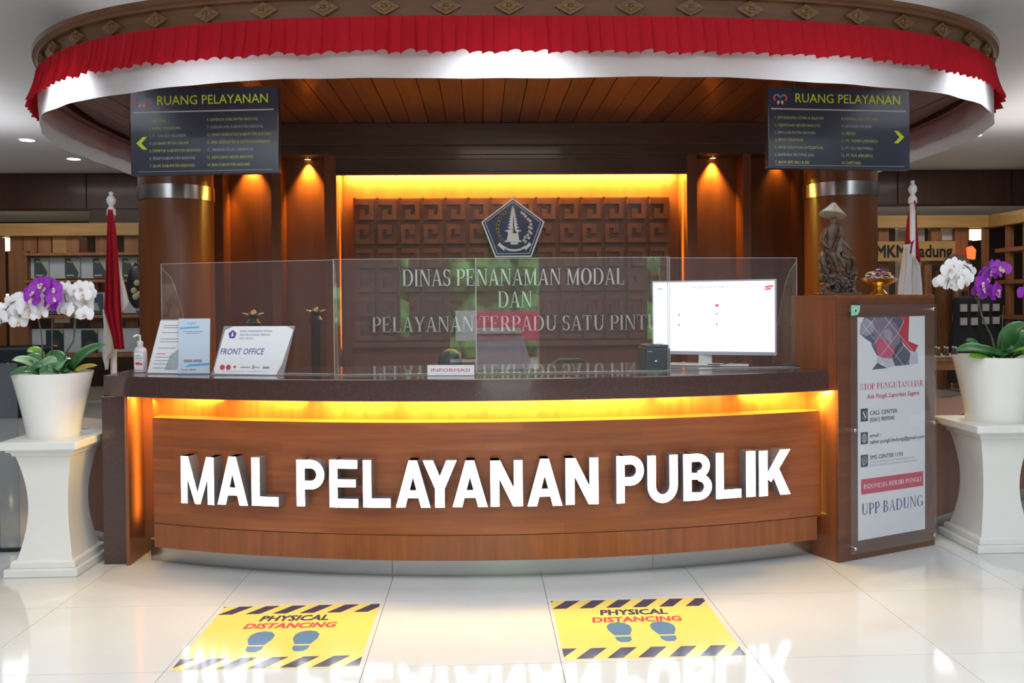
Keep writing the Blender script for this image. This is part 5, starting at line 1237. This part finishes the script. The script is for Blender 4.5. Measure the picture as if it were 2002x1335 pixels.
# ================================================================== SHOPS AT THE BACK
def prect(a, b, c, d, Y, dep=.06): 
    p, q = at(a, d, Y), at(c, b, Y); return (p.x, q.x, Y, Y+dep, min(p.z, q.z), max(p.z, q.z))
YS = 14.0
SH = thing('shop_shelving', 'pale oak and brown wood display shelving at the back left', 'shelf', (-6.6, YS, 0))
MB().box(*prect(-60, 434, 420, 462, YS, .12)).build('top_beam', OAK, SH, bevel=.01)
for a, b, c, d, dep, off in [(20, 490, 52, 760, .3, 0), (276, 462, 296, 760, .3, 0), (-40, 462, -10, 760, .3, .0)]:
    MB().box(*prect(a, b, c, d, YS+off, dep)).build('post', POSTW, SH, bevel=.01)
for a, c, m_ in [(46, 72, 0), (75, 100, 0), (103, 130, 1), (131, 154, 0), (187, 214, 0), (243, 270, 0), (20, 44, 0)]:
    MB().box(*prect(a, 462, c, 494, YS+.1, .3)).build('slat_block', OAK if m_ else POSTW, SH)
for k, (ya, yb) in enumerate([(493, 500), (546, 553), (615, 623), (691, 700)]):
    MB().box(*prect(46, ya, 280, yb, YS-.02, .4)).build('shelf_board', POSTW, SH, bevel=.006)
for k, (a, b, c, d) in enumerate([(54, 502, 276, 545), (62, 571, 276, 614), (58, 641, 276, 690)]):
    MB().box(*prect(a, b, c, d, YS+.12, .02)).build('white_display_panel', plain('white_display', (.50, .54, .60), .5), SH)
for a, b, c, d in [(113, 551, 134, 570), (106, 620, 136, 631)]:
    MB().box(*prect(a, b, c, d, YS+.16, .02)).build('small_card', PLAST, SH)
for px in (95, 170, 240):
    MB().box(*prect(px, 553, px+22, 570, YS+.2, .2)).build('slat_block', POSTW, SH); MB().box(*prect(px+6, 623, px+30, 640, YS+.2, .2)).build('slat_block', POSTW, SH)
BRC = [plain('brochure_%s' % k, v, .5) for k, v in dict(slate=(.06, .075, .09), sage=(.36, .42, .36), leafgreen=(.28, .36, .06), maroon=(.13, .035, .05), deep=(.02, .04, .045), blue=(.05, .08, .14)).items()]
def brochure(a, b, c, d, style, lb, grp):
    x0, x1, y0, _, z0, z1 = prect(a, b, c, d, YS+.09, .012); w, h = x1-x0, z1-z0
    t = thing('brochure', lb, 'brochure', ((x0+x1)/2, y0, z0), grp)
    M = frame((x0, YS+.102, z0), (1, 0, 0), (0, -1, 0))
    MB().prism(R(0, w, 0, h), 0, .008, M).build('cover', BRC[1] if style == 0 else (BRC[4] if style == 1 else BRC[5]), t)
    mb = MB()
    if style == 0:
        mb.prism([(0, 0), (w*.8, 0), (w*.9, h*.25), (w*.35, h), (0, h)], .008, .010, M, 0).prism([(w*.1, h*.8), (w*.45, h*.75), (w*.5, h*.85), (w*.15, h*.9)], .010, .012, M, 2)
        mb.prism([(w*.1, h*.05), (w*.6, h*.05), (w*.6, h*.14), (w*.1, h*.14)], .010, .012, M, 1)
    elif style == 1:
        mb.prism([(w*.1, 0), (w*.85, 0), (w*.8, h*.4), (w*.5, h*.6), (w*.2, h*.4)], .008, .010, M, 3).prism([(w*.35, h*.1), (w*.6, h*.1), (w*.65, h*.35), (w*.4, h*.35)], .010, .012, M, 1)
        mb.prism([(w*.75, h), (w, h*.8), (w, h)], .008, .011, M, 2)
    else:
        mb.prism([(0, h*.1), (w*.8, h*.1), (w*.6, h*.5), (w*.2, h*.55)], .008, .010, M, 1)
    mb.build('cover_picture', BRC, t)
for i, (a, c) in enumerate([(67, 95), (127, 156), (182, 210), (239, 268)]):
    brochure(a, 505, c, 542, 0, ['first', 'second', 'third', 'last'][i] + ' grey and green brochure from the left on the top white display shelf', 'brochures on the top display shelf')
for i, (a, c) in enumerate([(92, 112), (175, 200), (266, 276)]):
    brochure(a, 574, c, 611, 2, ['blue book half hidden by the violet orchids on the middle display shelf', 'blue book beside the flag on the middle display shelf', 'blue book at the right end of the middle display shelf'][i], 'books on the middle display shelf')
for i, (a, c) in enumerate([(90, 123), (159, 190)]):
    brochure(a, 645, c, 690, 1, ['dark book on the lowest display shelf, left one', 'dark book on the lowest display shelf, nearer the flag'][i], 'books on the lowest display shelf')
def lantern(a, b, c, d, Y, lb, cone=False):
    x0, x1, y0, y1, z0, z1 = prect(a, b, c, d, Y, .2); w = (x1-x0)/2; cx_ = (x0+x1)/2
    t = thing('lantern', lb, 'lamp', (cx_, Y+w, z0))
    k = .35 if cone else 1
    mb = MB(); p = [(-w, z0), (w, z0), (w*k, z1), (-w*k, z1)]
    mb.add([(cx_-w, Y, z0), (cx_+w, Y, z0), (cx_+w, Y+2*w, z0), (cx_-w, Y+2*w, z0), (cx_-w*k, Y+w-w*k, z1), (cx_+w*k, Y+w-w*k, z1), (cx_+w*k, Y+w+w*k, z1), (cx_-w*k, Y+w+w*k, z1)], [(0,3,2,1),(4,5,6,7),(0,1,5,4),(1,2,6,5),(2,3,7,6),(3,0,4,7)])
    mb.build('shade', LANT, t); MB().tube([(cx_, Y+w, z1), (cx_, Y+w, z1+.12)], .012, 6).build('stem', BLACK, t)
lantern(-8, 464, 12, 490, 14.5, 'glowing square lantern hanging at the left edge behind the shelving')
lantern(-14, 574, 17, 588, 14.5, 'glowing cone lamp at the left edge, under the square lantern', True)
# dark chair and bag near the left shelves
t = thing('black_handbag', 'black bag with cream flowers hanging beside the left column', 'bag', (at(268, 560, 13.8).x, 13.8, 1.2))
p = at(268, 560, 13.8); MB().ball((p.x, 13.8, p.z), (.16, .06, .34), 16, 10).build('bag_body', BLACK, t, smooth=True)
MB().tube([(p.x, 13.9, 0), (p.x, 13.9, p.z+.3)], .012, 6).build('hanging_rod', STEEL, t)
MB().tube([(p.x-.06, 13.8, p.z+.25), (p.x-.04, 13.85, p.z+.36), (p.x, 13.9, p.z+.30)], .012, 6).build('strap', BLACK, t)
mb = MB()
for px, py in ((268, 553), (262, 568), (272, 575), (265, 580)): mb.ball(at(px, py, 13.72), (.05, .03, .05), 8, 6)
mb.build('cream_flowers', plain('cream_felt', (.50, .42, .28), .8), t)
t = thing('round_back_chair', 'dark round-backed armchair behind the left orchid', 'chair', (at(40, 700, 12.6).x, 12.6, 0))
p = at(40, 670, 12.6); cx_ = p.x
MB().lathe([(.42, 0), (.46, .4), (.48, .9), (.40, .93), (.36, .5), (.01, .45)], (cx_, 12.6, .02), 24, cap=False).build('shell', plain('midnight_velvet', (.012, .02, .035), .8), t, smooth=True)
MB().lathe([(.3, 0), (.3, .03)], (cx_, 12.6, 0), 16).build('base', BLACK, t)

# right shop
SR = thing('shop_screen', 'pale oak slatted shop front with the UMKM Badung board at the back right', 'screen', (7.3, YS, 0))
c1 = at(1934, 430, YS).x
b = prect(1690, 420, 1934, 446, YS, .12); MB().box(b[0], c1, YS, YS+.12, b[4]-.0, b[5]).build('top_beam', OAK, SR, bevel=.01)
MB().box(c1, c1+.14, 10.2, YS+.12, b[4], b[5]).build('side_beam', OAK, SR, bevel=.01)
bd = prect(1690, 471, 1868, 511, YS-.02, .06); MB().box(*bd).build('name_board', OAK, SR, bevel=.006)
a_, b_2 = at(1694, 503, YS-.03), at(1862, 503, YS-.03)
text('UMKM Badung', frame((a_.x, YS-.022, a_.z), (1, 0, 0), (0, -1, 0)), 0, 0, .20, b_2.x-a_.x, BLACK, SR, bold=.030)
for a, c, y0_, y1_, m_, off in [(1718, 1738, 446, 472, POSTW, .1), (1790, 1800, 446, 472, MARB, .2), (1800, 1808, 446, 472, MARB, .2), (1820, 1840, 446, 472, POSTW, .1), (1842, 1865, 446, 470, plain('pale_board', (.62, .62, .62), .5), .2), (1868, 1895, 446, 760, POSTW, .1), (1718, 1738, 511, 700, POSTW, .1), (1756, 1808, 446, 700, MARB, .5), (1808, 1822, 511, 760, POSTW, .05), (1835, 1860, 530, 760, POSTW, .4), (1925, 1934, 446, 760, POSTW, .05)]:  # one short upright is plain pale grey
    MB().box(*prect(a, y0_, c, y1_, YS+off, .1)).build('post', m_, SR, bevel=.004)
MB().box(*prect(1822, 511, 1870, 518, YS+.05, .08)).build('cross_rail', POSTW, SR)
# wing running toward the viewer on the right
xw = c1 + .05
for y in (13.6, 13.15, 12.7, 12.2, 11.6): MB().box(xw, xw+.08, y-.05, y+.05, 0, b[4]).build('post', POSTW, SR)
for z in (2.25, 1.75, 1.2, .75): MB().box(xw-.02, xw+.35, 10.3, 13.9, z-.03, z+.03).build('shelf_board', POSTW, SR)
lantern(1897, 448, 1920, 469, 14.45, 'bright square lantern under the oak beam at the back right')
p = at(1899, 494, 13.9); t = thing('red_lamp', 'small glowing red-orange lamp by the fan at the back right', 'lamp', (p.x, 13.9, p.z))
MB().prism([(-.05, -.09), (.045, -.11), (.06, .04), (.0, .11), (-.07, .08)], -.04, .04, frame((p.x, 13.9, p.z), (1, 0, 0), (0, -1, 0))).build('shade', plain('red_lamp_glow', (.9, .1, .02), .5, emit=(1, .10, .02), es=2.2), t, bevel=.01)
MB().box(p.x-.01, p.x+.01, 13.90, 13.98, p.z+.08, p.z+.2).build('hanger', BLACK, t)
# fan
p = at(1870, 512, 13.7); t = thing('carved_fan', 'brown half-round carved fan standing behind the white orchids', 'fan', (p.x, 13.7, p.z))
fm = MB()
for k in range(15):
    a0, a1 = pi*k/15, pi*(k+1)/15 - .02
    fm.prism([(.02*cos(a0), .02*sin(a0)), (.26*cos(a0), .24*sin(a0)), (.255*cos((a0+a1)/2), .25*sin((a0+a1)/2)), (.26*cos(a1), .24*sin(a1)), (.02*cos(a1), .02*sin(a1))], -.008 + .006*(k % 2), .006*(k % 2), frame((p.x, 13.7, p.z-.12), (1, 0, 0), (0, -1, 0)))
fm.build('fan_blades', plain('fan_brown', (.14, .085, .06), .6, vary=.5, scale=12), t); MB().box(p.x-.03, p.x+.03, 13.68, 13.74, .78, p.z-.10).build('stand', POSTW, t)
# dressed dummy in dark plaid
for (px, lb, w_) in ((1886, 'dark dress with white plaid squares on a display dummy, left one', .20), (1927, 'dark jacket with white plaid squares on a display dummy beside the first', .24)):
    yd = 13.0 if px < 1900 else 13.55
    p = at(px, 580, yd); t = thing('clothed_dummy', lb, 'dummy', (p.x, yd, 0), 'display dummies in plaid')
    z1 = p.z
    mb = MB().lathe([(.26*w_/.2, .25), (.23*w_/.2, z1-.55), (.16*w_/.2, z1-.32), (.20*w_/.2, z1-.12), (.17*w_/.2, z1-.02), (.05, z1+.02)], (p.x, yd, 0), 20)
    mb.v = [(a, yd + (b_-yd)*.6, c_) for a, b_, c_ in mb.v]
    mb.build('garment', plain('black_cloth', (.012, .012, .016), .85), t, smooth=True)
    pl2 = MB()
    for dx in (-.09, .07):
        for q in range(2): pl2.box(p.x+dx-.045, p.x+dx+.055, yd-.135*w_/.2, yd-.11*w_/.2, z1-.22-q*.20, z1-.11-q*.20)
    pl2.build('plaid_squares', plain('plaid_white', (.42, .40, .42), .8), t, kind='stuff')
    MB().lathe([(.16, 0), (.16, .02), (.02, .04), (.02, .3)], (p.x, yd, 0), 16).build('stand', STEEL, t)
    MB().lathe([(.04, z1), (.035, z1+.08), (.001, z1+.1)], (p.x, yd, 0), 12, cap=False).build('neck_cap', BLACK, t)
# display table with small bottles
p = at(1850, 690, 11.0); x0 = p.x-.42
t = thing('display_table', 'small wood table with pale cloth holding rows of tiny bottles', 'table', (p.x, 11, 0))
MB().box(x0, x0+1.1, 10.8, 11.5, p.z-.09, p.z-.04).build('tabletop', POSTW, t); MB().box(x0-.01, x0+1.0, 10.78, 11.4, p.z-.04, p.z-.03).build('cloth_runner', plain('cream_runner', (.42, .38, .30), .8), t)
MB().box(x0+.03, x0+1.07, 10.82, 11.48, p.z-.2, p.z-.09).build('apron', POSTW, t)
for a in (.05, 1.0):
    for b2 in (10.83, 11.42): MB().box(x0+a, x0+a+.05, b2, b2+.05, 0, p.z-.2).build('leg', POSTW, t)
bt_ = MB().lathe([(.022, 0), (.024, .05), (.010, .07), (.010, .085), (.014, .09), (.014, .105), (.002, .107)], (0, 0, 0), 10).mesh('little_bottle', plain('amber_glass', (.14, .09, .06), .2, coat=.5), True)
CAPM = plain('white_cap', (.7, .68, .66), .4)
cpm = MB().lathe([(.015, .085), (.015, .11), (.002, .112)], (0, 0, 0), 10).mesh('cap', CAPM, True)
for r_i in range(2):
    for k in range(5):
        x_ = x0 + .06 + k*.11 + r_i*.05; y_ = 10.92 + r_i*.16; z_ = p.z - .03
        o = thing('little_bottle', 'tiny white-capped bottle, %s from the left, %s row on the display table' % (('first', 'second', 'third', 'fourth', 'fifth')[k], 'front' if r_i == 0 else 'back'), 'bottle', (x_, y_, z_), 'tiny bottles, %s row' % ('front' if r_i == 0 else 'back'))
        inst('glass', bt_, o, Matrix.Translation((x_, y_, z_))); inst('cap', cpm, o, Matrix.Translation((x_, y_, z_)))
